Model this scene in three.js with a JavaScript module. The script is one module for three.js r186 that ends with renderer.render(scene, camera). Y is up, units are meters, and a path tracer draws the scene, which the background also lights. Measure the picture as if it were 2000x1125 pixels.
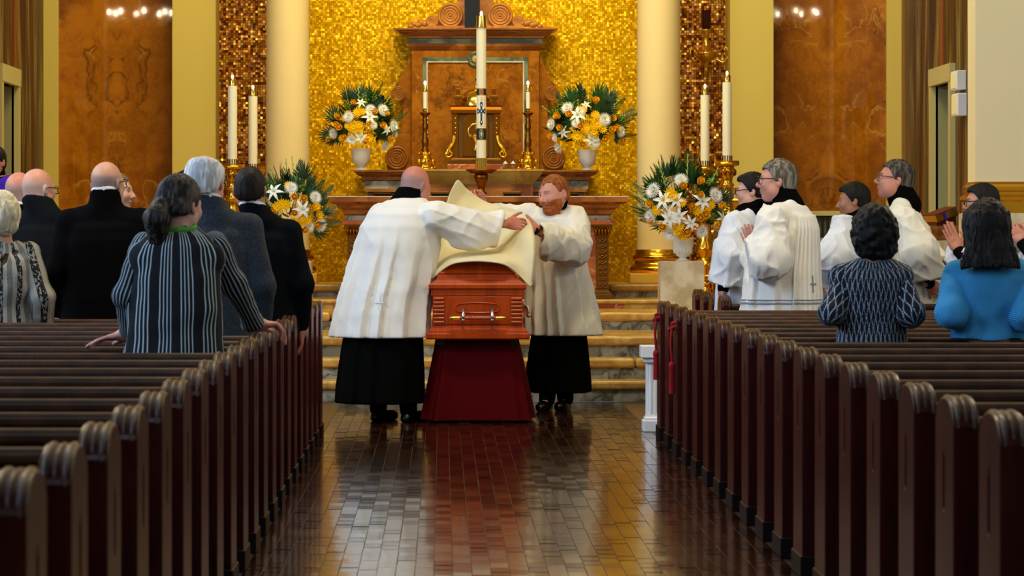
import * as THREE from 'three';
import { RoundedBoxGeometry } from 'three/addons/geometries/RoundedBoxGeometry.js';
import { mergeGeometries } from 'three/addons/utils/BufferGeometryUtils.js';
import { RectAreaLightUniformsLib } from 'three/addons/lights/RectAreaLightUniformsLib.js';

// ---------------------------------------------------------------- camera, light, exposure
const scene = new THREE.Scene();
const F = 7100, EYE = 1.34, CX = 0.29;            // focal length in pixels of the 2000 x 1125 frame, eye height, camera's offset from the aisle's axis
const camera = new THREE.PerspectiveCamera(2 * Math.atan(562.5 / F) * 180 / Math.PI, 2000 / 1125, 0.5, 120);
camera.position.set(-CX, EYE, 0);
camera.lookAt(-CX, EYE, -10);
camera.setViewOffset(2000, 1125, 137, 114.5, 2000, 1125);
camera.focus = 25.5;
camera.userData.fStop = 9;
scene.add(camera);
scene.background = new THREE.Color(0.35, 0.45, 0.6);

const renderer = new THREE.WebGLRenderer({ antialias: true });
renderer.toneMapping = THREE.LinearToneMapping;
renderer.toneMappingExposure = 0.84;
renderer.shadowMap.enabled = true;
RectAreaLightUniformsLib.init();

const V = (x, y, z) => new THREE.Vector3(x, y, z);
// a point of the church that lies at depth d in front of the eye; used to read positions off the photograph
const at = (px, py, d) => V((px - 863) * d / F - CX, EYE - (py - 448) * d / F, -d);

function areaLight(name, w, h, pos, target, color, intensity) {
  const l = new THREE.RectAreaLight(color, intensity, w, h);
  l.name = name; l.position.copy(pos); l.lookAt(target); scene.add(l); return l;
}
const DAY = new THREE.Color(0.36, 0.62, 1.0), WARM = new THREE.Color(0.93, 0.82, 0.40);
// daylight at the windows of the nave (the panes are built with the walls)
areaLight('rear_window_light', 3.4, 2.4, V(-1.2, 7.75, 4.75), V(-1.2, 2.0, -22), new THREE.Color(0.8, 0.9, 1.0), 7);
// lamp panels in the nave ceiling (the glowing panels are built with the ceiling)
const PANEL = [[0, -13, 12], [0, -21.5, 78]];
for (const [x, z, k] of PANEL) areaLight('ceiling_lamp_light', 1.3, 1.3, V(x, 9.26, z), V(x, 0, z - 0.001), new THREE.Color(1.0, 0.84, 0.56), k);
for (let i = 0; i < 4; i++) areaLight('left_window_light', 1.9, 3.6, V(-7.8, 4.9, -7 - i * 5.6), V(0, 2.0, -9 - i * 5.6), DAY, 24);
for (let i = 0; i < 4; i++) areaLight('right_window_light', 1.9, 3.6, V(7.8, 4.9, -7 - i * 5.6), V(0, 2.0, -9 - i * 5.6), DAY, 3);
// cove lamps behind the chancel arch wash the altar wall
areaLight('cove_light', 5.2, 0.5, V(0, 7.2, -29.8), V(0, 1.7, -34.6), WARM, 64);
// ---------------------------------------------------------------- small helpers
let seed = 7;
const rnd = () => { seed = (seed + 0x6d2b79f5) | 0; let t = Math.imul(seed ^ (seed >>> 15), 1 | seed); t = (t + Math.imul(t ^ (t >>> 7), 61 | t)) ^ t; return ((t ^ (t >>> 14)) >>> 0) / 4294967296; };
const rr = (a, b) => a + (b - a) * rnd();
const clamp = (x, a = 0, b = 1) => (x < a ? a : x > b ? b : x);
const mix = (a, b, t) => a + (b - a) * t;
const sstep = (a, b, x) => { const t = clamp((x - a) / (b - a)); return t * t * (3 - 2 * t); };
const hash2 = (x, y, s = 0) => { let h = Math.imul(x | 0, 374761393) + Math.imul(y | 0, 668265263) + Math.imul(s | 0, 1442695041); h = Math.imul(h ^ (h >>> 13), 1274126177); return ((h ^ (h >>> 16)) >>> 0) / 4294967296; };
function vnoise(x, y, per = 0, s = 0) {
  const xi = Math.floor(x), yi = Math.floor(y), fx = x - xi, fy = y - yi;
  const w = (a) => (per ? ((a % per) + per) % per : a), u = fx * fx * (3 - 2 * fx), v = fy * fy * (3 - 2 * fy);
  const a = hash2(w(xi), w(yi), s), b = hash2(w(xi + 1), w(yi), s), c = hash2(w(xi), w(yi + 1), s), d = hash2(w(xi + 1), w(yi + 1), s);
  return mix(mix(a, b, u), mix(c, d, u), v);
}
function fbm(x, y, oct = 4, per = 0, s = 0) { let a = 0.5, t = 0, n = 0; for (let i = 0; i < oct; i++) { t += a * vnoise(x, y, per, s + i); n += a; a *= 0.5; x *= 2; y *= 2; per *= 2; } return t / n; }
const hash3 = (x, y, z) => hash2(x + z * 57, y - z * 131, z);
function vnoise3(x, y, z) {
  const xi = Math.floor(x), yi = Math.floor(y), zi = Math.floor(z); let fx = x - xi, fy = y - yi, fz = z - zi;
  fx = fx * fx * (3 - 2 * fx); fy = fy * fy * (3 - 2 * fy); fz = fz * fz * (3 - 2 * fz);
  const g = (k) => mix(mix(hash3(xi, yi, k), hash3(xi + 1, yi, k), fx), mix(hash3(xi, yi + 1, k), hash3(xi + 1, yi + 1, k), fx), fy);
  return mix(g(zi), g(zi + 1), fz);
}
const lerp3 = (a, b, t) => [mix(a[0], b[0], t), mix(a[1], b[1], t), mix(a[2], b[2], t)];
function tex(w, h, fn, { srgb = true, repeat = [1, 1] } = {}) {
  const data = new Uint8Array(w * h * 4);
  for (let y = 0; y < h; y++) for (let x = 0; x < w; x++) { const c = fn(x, y), i = (y * w + x) * 4; data[i] = clamp(c[0]) * 255; data[i + 1] = clamp(c[1]) * 255; data[i + 2] = clamp(c[2]) * 255; data[i + 3] = 255; }
  const t = new THREE.DataTexture(data, w, h); t.wrapS = t.wrapT = THREE.RepeatWrapping; t.magFilter = THREE.LinearFilter; t.minFilter = THREE.LinearMipmapLinearFilter; t.generateMipmaps = true;
  if (srgb) t.colorSpace = THREE.SRGBColorSpace;
  t.repeat.set(...repeat); t.needsUpdate = true; return t;
}
const hex = (h) => [(h >> 16 & 255) / 255, (h >> 8 & 255) / 255, (h & 255) / 255];
const std = (o) => new THREE.MeshStandardMaterial({ roughness: 0.6, metalness: 0, ...o });
const phys = (o) => new THREE.MeshPhysicalMaterial({ roughness: 0.5, metalness: 0, ...o });

const taken = new Map();
function numbered(name) { const n = taken.get(name) || 0; taken.set(name, n + 1); return n ? name + '_' + String(n).padStart(3, '0') : name; }
function tag(o, label, category, group, kind) { if (label) o.userData.label = label; if (category) o.userData.category = category; if (group) o.userData.group = group; if (kind) o.userData.kind = kind; return o; }
function mesh(name, geo, mat, parent) { const m = new THREE.Mesh(geo, mat); m.name = parent ? name : numbered(name); m.castShadow = m.receiveShadow = true; (parent || scene).add(m); return m; }
function thing(name, label, category, pos = V(0, 0, 0), turn = 0, group) { const g = new THREE.Group(); g.name = numbered(name); g.position.copy(pos); g.rotation.y = turn; scene.add(g); return tag(g, label, category, group); }
function struct(name, label, category) { const g = new THREE.Group(); g.name = numbered(name); scene.add(g); return tag(g, label, category, null, 'structure'); }

// metre uv by the dominant direction of each face
function uvM(geo, k = 1) {
  const g = geo.index ? geo.toNonIndexed() : geo, p = g.attributes.position, uv = new Float32Array(p.count * 2);
  const a = V(), b = V(), c = V(), n = V();
  for (let i = 0; i < p.count; i += 3) {
    a.fromBufferAttribute(p, i); b.fromBufferAttribute(p, i + 1); c.fromBufferAttribute(p, i + 2);
    n.copy(b).sub(a).cross(c.clone().sub(a)); const x = Math.abs(n.x), y = Math.abs(n.y), z = Math.abs(n.z);
    for (let j = 0; j < 3; j++) { const q = [a, b, c][j]; const [u, v] = z >= x && z >= y ? [q.x, q.y] : x >= y ? [q.z, q.y] : [q.x, q.z]; uv[(i + j) * 2] = u * k; uv[(i + j) * 2 + 1] = v * k; }
  }
  g.setAttribute('uv', new THREE.BufferAttribute(uv, 2)); return g;
}
const bx = (w, h, d, x = 0, y = 0, z = 0) => uvM(new THREE.BoxGeometry(w, h, d).translate(x, y, z));
const bb = (x0, x1, y0, y1, z0, z1) => bx(x1 - x0, y1 - y0, z1 - z0, (x0 + x1) / 2, (y0 + y1) / 2, (z0 + z1) / 2);
const rb = (w, h, d, r, x = 0, y = 0, z = 0, seg = 2) => uvM(new RoundedBoxGeometry(w, h, d, seg, r).translate(x, y, z));
function lathe(pts, seg = 24) { return new THREE.LatheGeometry(pts.map(([r, y]) => new THREE.Vector2(Math.max(r, 1e-4), y)), seg); }
function tube(pts, r, seg = 20, rad = 8, closed = false) { return new THREE.TubeGeometry(new THREE.CatmullRomCurve3(pts, closed), seg, r, rad, closed); }
function extrude(pts, depth, bevel = 0, z = 0, curve = 6) {
  const s = pts instanceof THREE.Shape ? pts : new THREE.Shape(pts.map((p) => new THREE.Vector2(p[0], p[1])));
  return uvM(new THREE.ExtrudeGeometry(s, { depth: depth - 2 * bevel, bevelEnabled: bevel > 0, bevelSize: bevel, bevelThickness: bevel, bevelOffset: -bevel, bevelSegments: 2, curveSegments: curve }).translate(0, 0, z + bevel));
}
function merge(list) {
  const gs = list.map((g) => { const q = g.index ? g.toNonIndexed() : g; for (const k of Object.keys(q.attributes)) if (!['position', 'normal', 'uv'].includes(k)) q.deleteAttribute(k); if (!q.attributes.uv) q.setAttribute('uv', new THREE.BufferAttribute(new Float32Array(q.attributes.position.count * 2), 2)); return q; });
  return mergeGeometries(gs, false);
}
// a moulding: a profile (offset from the face, height) swept along a straight run of length w, with returns at both ends
function moulding(w, depth, prof, x, y, z) {
  const pos = [], idx = [], n = prof.length;
  const ring = (o) => [[-w / 2 - o, 0], [-w / 2 - o, depth + o], [w / 2 + o, depth + o], [w / 2 + o, 0]];
  const geos = [];
  for (let i = 0; i < n - 1; i++) {
    const A = ring(prof[i][0]), B = ring(prof[i + 1][0]);
    for (let j = 0; j < 3; j++) { const P = [[A[j], prof[i][1]], [A[j + 1], prof[i][1]], [B[j + 1], prof[i + 1][1]], [B[j], prof[i + 1][1]]].map(([q, h]) => [q[0] + x, h + y, q[1] + z]); pos.push(...P[0], ...P[1], ...P[2], ...P[0], ...P[2], ...P[3]); }
  }
  const cap = (o, h, up) => { const R = ring(o).map((q) => [q[0] + x, h + y, q[1] + z]); if (up) pos.push(...R[0], ...R[1], ...R[2], ...R[0], ...R[2], ...R[3]); else pos.push(...R[0], ...R[2], ...R[1], ...R[0], ...R[3], ...R[2]); };
  cap(prof[0][0], prof[0][1], false); cap(prof[n - 1][0], prof[n - 1][1], true);
  const g = new THREE.BufferGeometry(); g.setAttribute('position', new THREE.Float32BufferAttribute(pos, 3)); g.computeVertexNormals(); return uvM(g);
}

// ---------------------------------------------------------------- distance fields and their meshing (surface nets)
const smin = (a, b, k) => { const h = Math.max(k - Math.abs(a - b), 0) / k; return Math.min(a, b) - h * h * k * 0.25; };
const smax = (a, b, k) => -smin(-a, -b, k);
function cone(a, b, ra, rb) {
  const bx_ = b.x - a.x, by = b.y - a.y, bz = b.z - a.z, l = 1 / (bx_ * bx_ + by * by + bz * bz + 1e-12);
  return (x, y, z) => { const px = x - a.x, py = y - a.y, pz = z - a.z, t = clamp((px * bx_ + py * by + pz * bz) * l); const dx = px - bx_ * t, dy = py - by * t, dz = pz - bz * t; return Math.sqrt(dx * dx + dy * dy + dz * dz) - (ra + (rb - ra) * t); };
}
function ell(cx, cy, cz, rx, ry, rz) {
  return (x, y, z) => { const px = (x - cx), py = (y - cy), pz = (z - cz); const k0 = Math.hypot(px / rx, py / ry, pz / rz), k1 = Math.hypot(px / rx / rx, py / ry / ry, pz / rz / rz); return k1 < 1e-9 ? -Math.min(rx, ry, rz) : k0 * (k0 - 1) / k1; };
}
// table rows [y, half width, half depth, centre x, centre z], rising in y
function loft(rows, pleat) {
  const n = rows.length, y0 = rows[0][0], y1 = rows[n - 1][0];
  return (x, y, z) => {
    const yy = clamp(y, y0, y1); let i = 0; while (i < n - 2 && yy > rows[i + 1][0]) i++;
    const A = rows[i], B = rows[i + 1]; let t = (yy - A[0]) / (B[0] - A[0]); t = t * t * (3 - 2 * t) * 0.5 + t * 0.5;
    const a = mix(A[1], B[1], t), b = mix(A[2], B[2], t), px = x - mix(A[3] || 0, B[3] || 0, t), pz = z - mix(A[4] || 0, B[4] || 0, t);
    const r = Math.hypot(px / a, pz / b); let d = (r - 1) * Math.min(a, b) * (r > 1 ? 1 : 1);
    if (pleat) d -= pleat(Math.atan2(px / a, pz / b), yy);
    const e = Math.max(y - y1, y0 - y); return e > 0 ? Math.hypot(Math.max(d, 0), e) + Math.min(d, 0) * 0 : Math.max(d, e);
  };
}
const union = (k, ...fs) => (x, y, z) => { let d = fs[0](x, y, z); for (let i = 1; i < fs.length; i++) d = smin(d, fs[i](x, y, z), k); return d; };
function nets(f, lo, hi, cell, uvf) {
  const nx = Math.ceil((hi.x - lo.x) / cell) + 1, ny = Math.ceil((hi.y - lo.y) / cell) + 1, nz = Math.ceil((hi.z - lo.z) / cell) + 1, B = 5;
  const val = new Float32Array(nx * ny * nz).fill(NaN), id = (i, j, k) => i + nx * (j + ny * k), blocks = [];
  for (let k = 0; k < nz - 1; k += B) for (let j = 0; j < ny - 1; j += B) for (let i = 0; i < nx - 1; i += B) {
    const c = f(lo.x + (i + B / 2) * cell, lo.y + (j + B / 2) * cell, lo.z + (k + B / 2) * cell);
    if (Math.abs(c) > cell * B * 1.75) continue;
    blocks.push(i, j, k);
    for (let c2 = k; c2 <= Math.min(k + B, nz - 1); c2++) for (let b2 = j; b2 <= Math.min(j + B, ny - 1); b2++) for (let a2 = i; a2 <= Math.min(i + B, nx - 1); a2++) { const q = id(a2, b2, c2); if (val[q] !== val[q]) val[q] = f(lo.x + a2 * cell, lo.y + b2 * cell, lo.z + c2 * cell); }
  }
  const vid = new Int32Array(nx * ny * nz).fill(-1), pos = [], idx = [];
  const g8 = new Float32Array(8), ED = [[0, 1], [2, 3], [4, 5], [6, 7], [0, 2], [1, 3], [4, 6], [5, 7], [0, 4], [1, 5], [2, 6], [3, 7]];
  for (let b = 0; b < blocks.length; b += 3) for (let k = blocks[b + 2]; k < Math.min(blocks[b + 2] + B, nz - 1); k++) for (let j = blocks[b + 1]; j < Math.min(blocks[b + 1] + B, ny - 1); j++) for (let i = blocks[b]; i < Math.min(blocks[b] + B, nx - 1); i++) {
    let neg = 0, bad = false; for (let q = 0; q < 8; q++) { const v = val[id(i + (q & 1), j + (q >> 1 & 1), k + (q >> 2))]; if (v !== v) bad = true; g8[q] = v; if (v < 0) neg++; }
    if (bad || neg === 0 || neg === 8) continue;
    let sx = 0, sy = 0, sz = 0, m = 0;
    for (const [p, q] of ED) { const u = g8[p], v = g8[q]; if ((u < 0) === (v < 0)) continue; const t = u / (u - v); sx += (p & 1) + ((q & 1) - (p & 1)) * t; sy += (p >> 1 & 1) + ((q >> 1 & 1) - (p >> 1 & 1)) * t; sz += (p >> 2) + ((q >> 2) - (p >> 2)) * t; m++; }
    vid[id(i, j, k)] = pos.length / 3; pos.push(lo.x + (i + sx / m) * cell, lo.y + (j + sy / m) * cell, lo.z + (k + sz / m) * cell);
  }
  const quad = (a, b, c, d, flip) => { if (a < 0 || b < 0 || c < 0 || d < 0) return; if (flip) idx.push(a, c, b, a, d, c); else idx.push(a, b, c, a, c, d); };
  for (let b = 0; b < blocks.length; b += 3) for (let k = blocks[b + 2]; k < Math.min(blocks[b + 2] + B, nz - 1); k++) for (let j = blocks[b + 1]; j < Math.min(blocks[b + 1] + B, ny - 1); j++) for (let i = blocks[b]; i < Math.min(blocks[b] + B, nx - 1); i++) {
    const v0 = val[id(i, j, k)], n0 = v0 < 0;
    if (j > 0 && k > 0) { const v = val[id(i + 1, j, k)]; if (v === v && v < 0 !== n0) quad(vid[id(i, j - 1, k - 1)], vid[id(i, j, k - 1)], vid[id(i, j, k)], vid[id(i, j - 1, k)], !n0); }
    if (i > 0 && k > 0) { const v = val[id(i, j + 1, k)]; if (v === v && v < 0 !== n0) quad(vid[id(i - 1, j, k - 1)], vid[id(i - 1, j, k)], vid[id(i, j, k)], vid[id(i, j, k - 1)], !n0); }
    if (i > 0 && j > 0) { const v = val[id(i, j, k + 1)]; if (v === v && v < 0 !== n0) quad(vid[id(i - 1, j - 1, k)], vid[id(i, j - 1, k)], vid[id(i, j, k)], vid[id(i - 1, j, k)], !n0); }
  }
  const g = new THREE.BufferGeometry(); g.setAttribute('position', new THREE.Float32BufferAttribute(pos, 3)); g.setIndex(idx); g.computeVertexNormals();
  if (uvf) { const uv = new Float32Array(pos.length / 3 * 2); for (let i = 0; i < pos.length / 3; i++) { const q = uvf(pos[i * 3], pos[i * 3 + 1], pos[i * 3 + 2]); uv[i * 2] = q[0]; uv[i * 2 + 1] = q[1]; } g.setAttribute('uv', new THREE.BufferAttribute(uv, 2)); }
  return g;
}
function paint(g, fn) { const p = g.attributes.position, c = new Float32Array(p.count * 3); for (let i = 0; i < p.count; i++) { const q = fn(p.getX(i), p.getY(i), p.getZ(i)); c[i * 3] = q[0]; c[i * 3 + 1] = q[1]; c[i * 3 + 2] = q[2]; } g.setAttribute('color', new THREE.BufferAttribute(c, 3)); return g; }
const lin = (h) => { const c = new THREE.Color(h); return [c.r, c.g, c.b]; };
// ---------------------------------------------------------------- materials
const M = {};
{ // orange Siena marble of the wall panels: clouds, fine mottling and broken veins
  const N = 1024;
  const t = tex(N, N, (x, y) => {
    const u = x / N * 6, v = y / N * 6, wx = fbm(u, v, 4, 6, 3) * 2.4, wy = fbm(u + 9, v + 4, 4, 6, 8) * 2.4;
    const a = fbm(u + wx, v + wy, 5, 6, 1), b = fbm(u * 4, v * 4, 4, 24, 21), c = fbm(u * 16, v * 16, 2, 96, 5);
    const vein = Math.pow(1 - Math.abs(2 * fbm(u * 1.0 + wx, v * 1.0 + wy, 5, 6, 40) - 1), 16) * sstep(0.42, 0.62, fbm(u, v, 3, 6, 77));
    const pale = Math.pow(1 - Math.abs(2 * fbm(u * 2 + wy, v * 2 + wx, 4, 12, 51) - 1), 26) * sstep(0.5, 0.68, fbm(u, v, 3, 6, 91));
    let k = lerp3(hex(0x864a0a), hex(0xae6a16), sstep(0.3, 0.72, a * 0.55 + b * 0.3 + c * 0.15));
    k = lerp3(k, hex(0x5a3210), vein * 0.75); return lerp3(k, hex(0xe0b060), pale * 0.6);
  });
  M.marble = phys({ map: t, roughness: 0.015, specularIntensity: 1 });
  M.siena = phys({ map: tex(512, 512, (x, y) => {
    const u = x / 512 * 5, v = y / 512 * 5, w = fbm(u, v, 4, 5, 2) * 2; const a = fbm(u + w, v + w, 5, 5, 1), vein = Math.pow(1 - Math.abs(2 * fbm(u * 2 + w, v * 2, 4, 10, 33) - 1), 14);
    let k = lerp3(hex(0xac843a), hex(0xd0a854), sstep(0.3, 0.7, a)); return lerp3(k, hex(0xa8622a), vein * 0.6);
  }), roughness: 0.22 });
  M.rouge = phys({ map: tex(512, 512, (x, y) => {
    const u = x / 512 * 5, v = y / 512 * 5, w = fbm(u, v, 4, 5, 12) * 2; const a = fbm(u + w, v + w, 5, 5, 11), vein = Math.pow(1 - Math.abs(2 * fbm(u + w, v * 2, 4, 5, 33) - 1), 18);
    let k = lerp3(hex(0x8e3f1c), hex(0xc4703a), sstep(0.3, 0.7, a)); return lerp3(k, hex(0xe8c0a0), vein * 0.8);
  }), roughness: 0.2 });
  M.brownMarble = phys({ map: tex(512, 512, (x, y) => {
    const u = x / 512 * 5, v = y / 512 * 5, w = fbm(u, v, 4, 5, 22) * 2; const a = fbm(u + w, v + w, 5, 5, 14);
    return lerp3(hex(0x6f3a16), hex(0xa8662c), sstep(0.3, 0.7, a));
  }), roughness: 0.2 });
  M.grey = phys({ map: tex(512, 512, (x, y) => {
    const u = x / 512 * 6, v = y / 512 * 6, w = fbm(u, v, 4, 6, 2) * 3; const a = fbm(u + w, v + w, 5, 6, 61), vein = Math.pow(1 - Math.abs(2 * fbm(u + w, v + w, 5, 6, 64) - 1), 12);
    return lerp3(lerp3(hex(0x77735f), hex(0xa5a08a), sstep(0.3, 0.7, a)), hex(0x36352c), vein * 0.75);
  }), roughness: 0.25 });
  M.green = phys({ map: tex(256, 256, (x, y) => { const a = fbm(x / 256 * 8, y / 256 * 8, 5, 8, 71); return lerp3(hex(0x3c4a38), hex(0x7b8468), sstep(0.3, 0.75, a)); }), roughness: 0.22 });
  M.paleStone = phys({ map: tex(512, 512, (x, y) => { const a = fbm(x / 512 * 9, y / 512 * 9, 5, 9, 81), b = hash2(x >> 1, y >> 1, 4); return lerp3(lerp3(hex(0xc2ad82), hex(0xe2d5b2), sstep(0.3, 0.7, a)), hex(0xf3ead2), b > 0.985 ? 0.7 : 0); }), roughness: 0.4 });
  // dark onyx-like marble of the chancel side walls: long vertical streaks
  M.darkMarble = phys({ specularIntensity: 0.5, map: tex(1024, 1024, (x, y) => {
    const v = y / 1024 * 3, w = fbm(x / 1024 * 8, v * 1.3, 4, 0, 5) * 1.1, u = x / 1024 * 10 + w;
    const a = fbm(u * 0.9, v * 0.6, 4, 0, 101), b = fbm(u * 2.4, v * 0.9, 4, 0, 111), c = fbm(u * 7, v * 1.6, 3, 0, 121);
    let k = lerp3(hex(0x241408), hex(0x74330f), sstep(0.36, 0.66, a)); k = lerp3(k, hex(0x47431c), sstep(0.48, 0.62, b) * 0.75);
    k = lerp3(k, hex(0xb0602a), Math.pow(sstep(0.5, 0.78, fbm(u * 1.7, v * 0.8, 4, 0, 131)), 1.5) * 0.55); k = lerp3(k, hex(0x9a8c5a), Math.pow(1 - Math.abs(2 * fbm(u * 0.8, v * 0.5, 4, 0, 141) - 1), 9) * 0.75);
    return lerp3(k, hex(0x140c05), sstep(0.58, 0.75, c) * 0.6);
  }), roughness: 0.42 });
}
{ // glass mosaic: every tessera its own tone and its own slight tilt
  const C = 128, P = 8, N = C * P;
  function mosaic(tone, tilt, s) {
    const col = tex(N, N, (x, y) => { const i = x >> 3, j = y >> 3, e = (x & 7) === 7 || (y & 7) === 7; return e ? tone(i, j, true) : tone(i, j, false); });
    const nor = tex(N, N, (x, y) => { const i = x >> 3, j = y >> 3; return [0.5 + (hash2(i, j, s) - 0.5) * tilt, 0.5 + (hash2(i, j, s + 1) - 0.5) * tilt, 1]; }, { srgb: false });
    return [col, nor];
  }
  const [gc, gn] = mosaic((i, j, e) => {
    if (e) return hex(0xbc8600); const r = hash2(i, j, 3), big = fbm(i / 12, j / 12, 3, 0, 2);
    return lerp3(lerp3(hex(0xd49600), hex(0xf4be00), r), hex(0xffe020), r > 0.94 ? 0.85 : big * 0.2);
  }, 0.3, 11);
  const [bc, bn] = mosaic((i, j, e) => {
    if (e) return hex(0x4a220a); const r = hash2(i, j, 5);
    return r < 0.27 ? lerp3(hex(0x5e2a08), hex(0x86440c), r * 3.7) : r < 0.8 ? lerp3(hex(0xa86410), hex(0xd8921c), (r - 0.27) * 1.9) : lerp3(hex(0xe0a030), hex(0xf8cc58), (r - 0.8) * 5);
  }, 0.6, 17);
  gc.repeat.set(1 / 2.6, 1 / 2.6); gn.repeat.copy(gc.repeat); bc.repeat.set(1 / 3.0, 1 / 3.0); bn.repeat.copy(bc.repeat);
  M.gold = phys({ map: gc, normalMap: gn, metalness: 0.3, roughness: 0.4, specularIntensity: 0.25 });
  M.bronzeMosaic = std({ map: bc, normalMap: bn, metalness: 0.5, roughness: 0.32 });
}
M.cream = std({ color: 0xc9b054, roughness: 0.75, bumpMap: tex(256, 256, (x, y) => { const a = fbm(x / 8, y / 8, 3, 32, 3); return [a, a, a]; }, { srgb: false }), bumpScale: 0.0008 });
M.creamWarm = M.cream;
M.columnPaint = std({ color: 0xe6cc92, roughness: 0.62 });
M.plaster = std({ color: 0xf0e0b2, roughness: 0.85 });
M.ceiling = std({ color: 0xcfc0a0, roughness: 0.9 });
M.doorStone = std({ color: 0xbcae74, roughness: 0.5 });
M.doorLeaf = std({ color: 0x8f8c62, roughness: 0.6 });
M.gilt = std({ color: 0xe0a52c, metalness: 0.95, roughness: 0.2 });
M.giltDark = std({ color: 0x8a5414, metalness: 1, roughness: 0.3 });
M.brass = std({ color: 0xe2bc58, metalness: 1, roughness: 0.18 });
M.bronze = std({ color: 0x6e4a1c, metalness: 0.8, roughness: 0.4 });
M.chrome = std({ color: 0xe8e6ea, metalness: 1, roughness: 0.12 });
M.wax = phys({ color: 0xf0e6c4, roughness: 0.55 });
M.flame = std({ color: 0x000000, emissive: 0xffd890, emissiveIntensity: 26 });
M.bulb = std({ color: 0x000000, emissive: 0xffe8b8, emissiveIntensity: 60 });
M.black = std({ color: 0x060505, roughness: 0.3 });
M.whitePaint = std({ color: 0xe4e6ea, roughness: 0.45 });
M.ceramic = phys({ color: 0xe6e2d4, roughness: 0.2 });
M.glass = phys({ color: 0xffffff, transmission: 1, thickness: 0, roughness: 0.05, ior: 1.45 });
M.rubyGlass = phys({ color: 0x3a0410, transmission: 0.35, thickness: 0, roughness: 0.08 });
{ // woods
  const wood = (a, b, c, s) => tex(512, 512, (x, y) => { const u = x / 512 * 4, v = y / 512 * 4, w = fbm(u * 0.7, v * 0.7, 3, 0, s) * 1.6, g = fbm(u * 3 + w, v * 0.35, 4, 0, s + 3), f = fbm(u * 38, v * 2.2, 3, 0, s + 6); return lerp3(lerp3(hex(a), hex(b), sstep(0.3, 0.7, g)), hex(c), sstep(0.55, 0.8, f) * 0.55); });
  const pew = wood(0x300a09, 0x42110d, 0x1e0505, 4), cas = wood(0x9c3404, 0xb04006, 0x842604, 14);
  M.pew = phys({ map: pew, roughness: 0.36, clearcoat: 0.12, clearcoatRoughness: 0.14, specularIntensity: 0.22 });
  M.rail = phys({ map: wood(0x2c1308, 0x40200e, 0x1c0a04, 34), roughness: 0.38 });
  M.pewDark = phys({ color: 0x140504, roughness: 0.5, specularIntensity: 0.3 }); M.varnish = phys({ color: 0x3a1008, roughness: 0.08, clearcoat: 1, clearcoatRoughness: 0.03 }); M.rosy = M.siena.clone(); M.rosy.color.setRGB(1, 0.66, 0.45);
  M.casket = phys({ map: cas, roughness: 0.3, specularIntensity: 0.4, clearcoat: 0.4, clearcoatRoughness: 0.05 });
  M.oak = phys({ map: wood(0x7a4418, 0xa46a2c, 0x54280c, 24), roughness: 0.4 });
}
{ // aisle bricks: four tones of the same fired clay, worn glossy under wax
  const bump = tex(256, 256, (x, y) => { const a = fbm(x / 16, y / 16, 4, 16, 3); return [a, a, a]; }, { srgb: false, repeat: [8, 8] });
  M.brick = [0x30150a, 0x3c1c0a, 0x240e06, 0x46220c].map((c) => phys({ color: c, roughness: 0.1, bumpMap: bump, bumpScale: 0.00006, clearcoat: 0.3, clearcoatRoughness: 0.05 }));
  M.mortar = std({ color: 0x281608, roughness: 0.6 });
  M.floor = phys({ color: 0x2c1610, roughness: 0.35 });
}
// cloth
const weave = tex(128, 128, (x, y) => { const a = ((x >> 1) + (y >> 1)) & 1 ? 0.65 : 0.35, b = a + (hash2(x, y, 2) - 0.5) * 0.5; return [b, b, b]; }, { srgb: false, repeat: [14, 14] });
const cloth = (color, o = {}) => phys({ color, roughness: 0.92, sheen: 0.08, sheenRoughness: 0.6, bumpMap: weave, bumpScale: 0.0006, ...o });
M.surplice = cloth(0xeceae4); M.surpliceCream = cloth(0xece8d8); M.surpliceBlue = cloth(0xe4e8f0); M.cassock = cloth(0x050505, { sheen: 0, specularIntensity: 0.12 });
M.pall = phys({ color: 0xf0e3b4, roughness: 0.8, sheen: 0.4, sheenRoughness: 0.5, transmission: 0.22, thickness: 0, side: THREE.DoubleSide, bumpMap: weave, bumpScale: 0.0005 });
M.suitBlack = cloth(0x060607, { sheen: 0, specularIntensity: 0.12 }); M.suitCharcoal = cloth(0x12151a, { sheen: 0, specularIntensity: 0.15 }); M.suitNavy = cloth(0x0a0d11, { sheen: 0, specularIntensity: 0.15 });
M.blazer = cloth(0x39424f, { map: tex(256, 256, (x, y) => { const a = 0.75 + 0.5 * (hash2(x >> 1, y >> 2, 9) - 0.5); return [a, a, a]; }, { repeat: [3, 3] }) });
M.shirt = cloth(0xe8ebf0); M.velvet = phys({ color: 0x4c0005, roughness: 0.9, specularIntensity: 0.2, sheen: 0.3, sheenRoughness: 0.4, sheenColor: new THREE.Color(0x7a0008) });
M.purple = cloth(0x3a12a0); M.redCord = cloth(0x9c0410);
M.trouser = cloth(0x060607, { sheen: 0, specularIntensity: 0.12 }); M.shoe = phys({ color: 0x060606, roughness: 0.25 });
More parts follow.
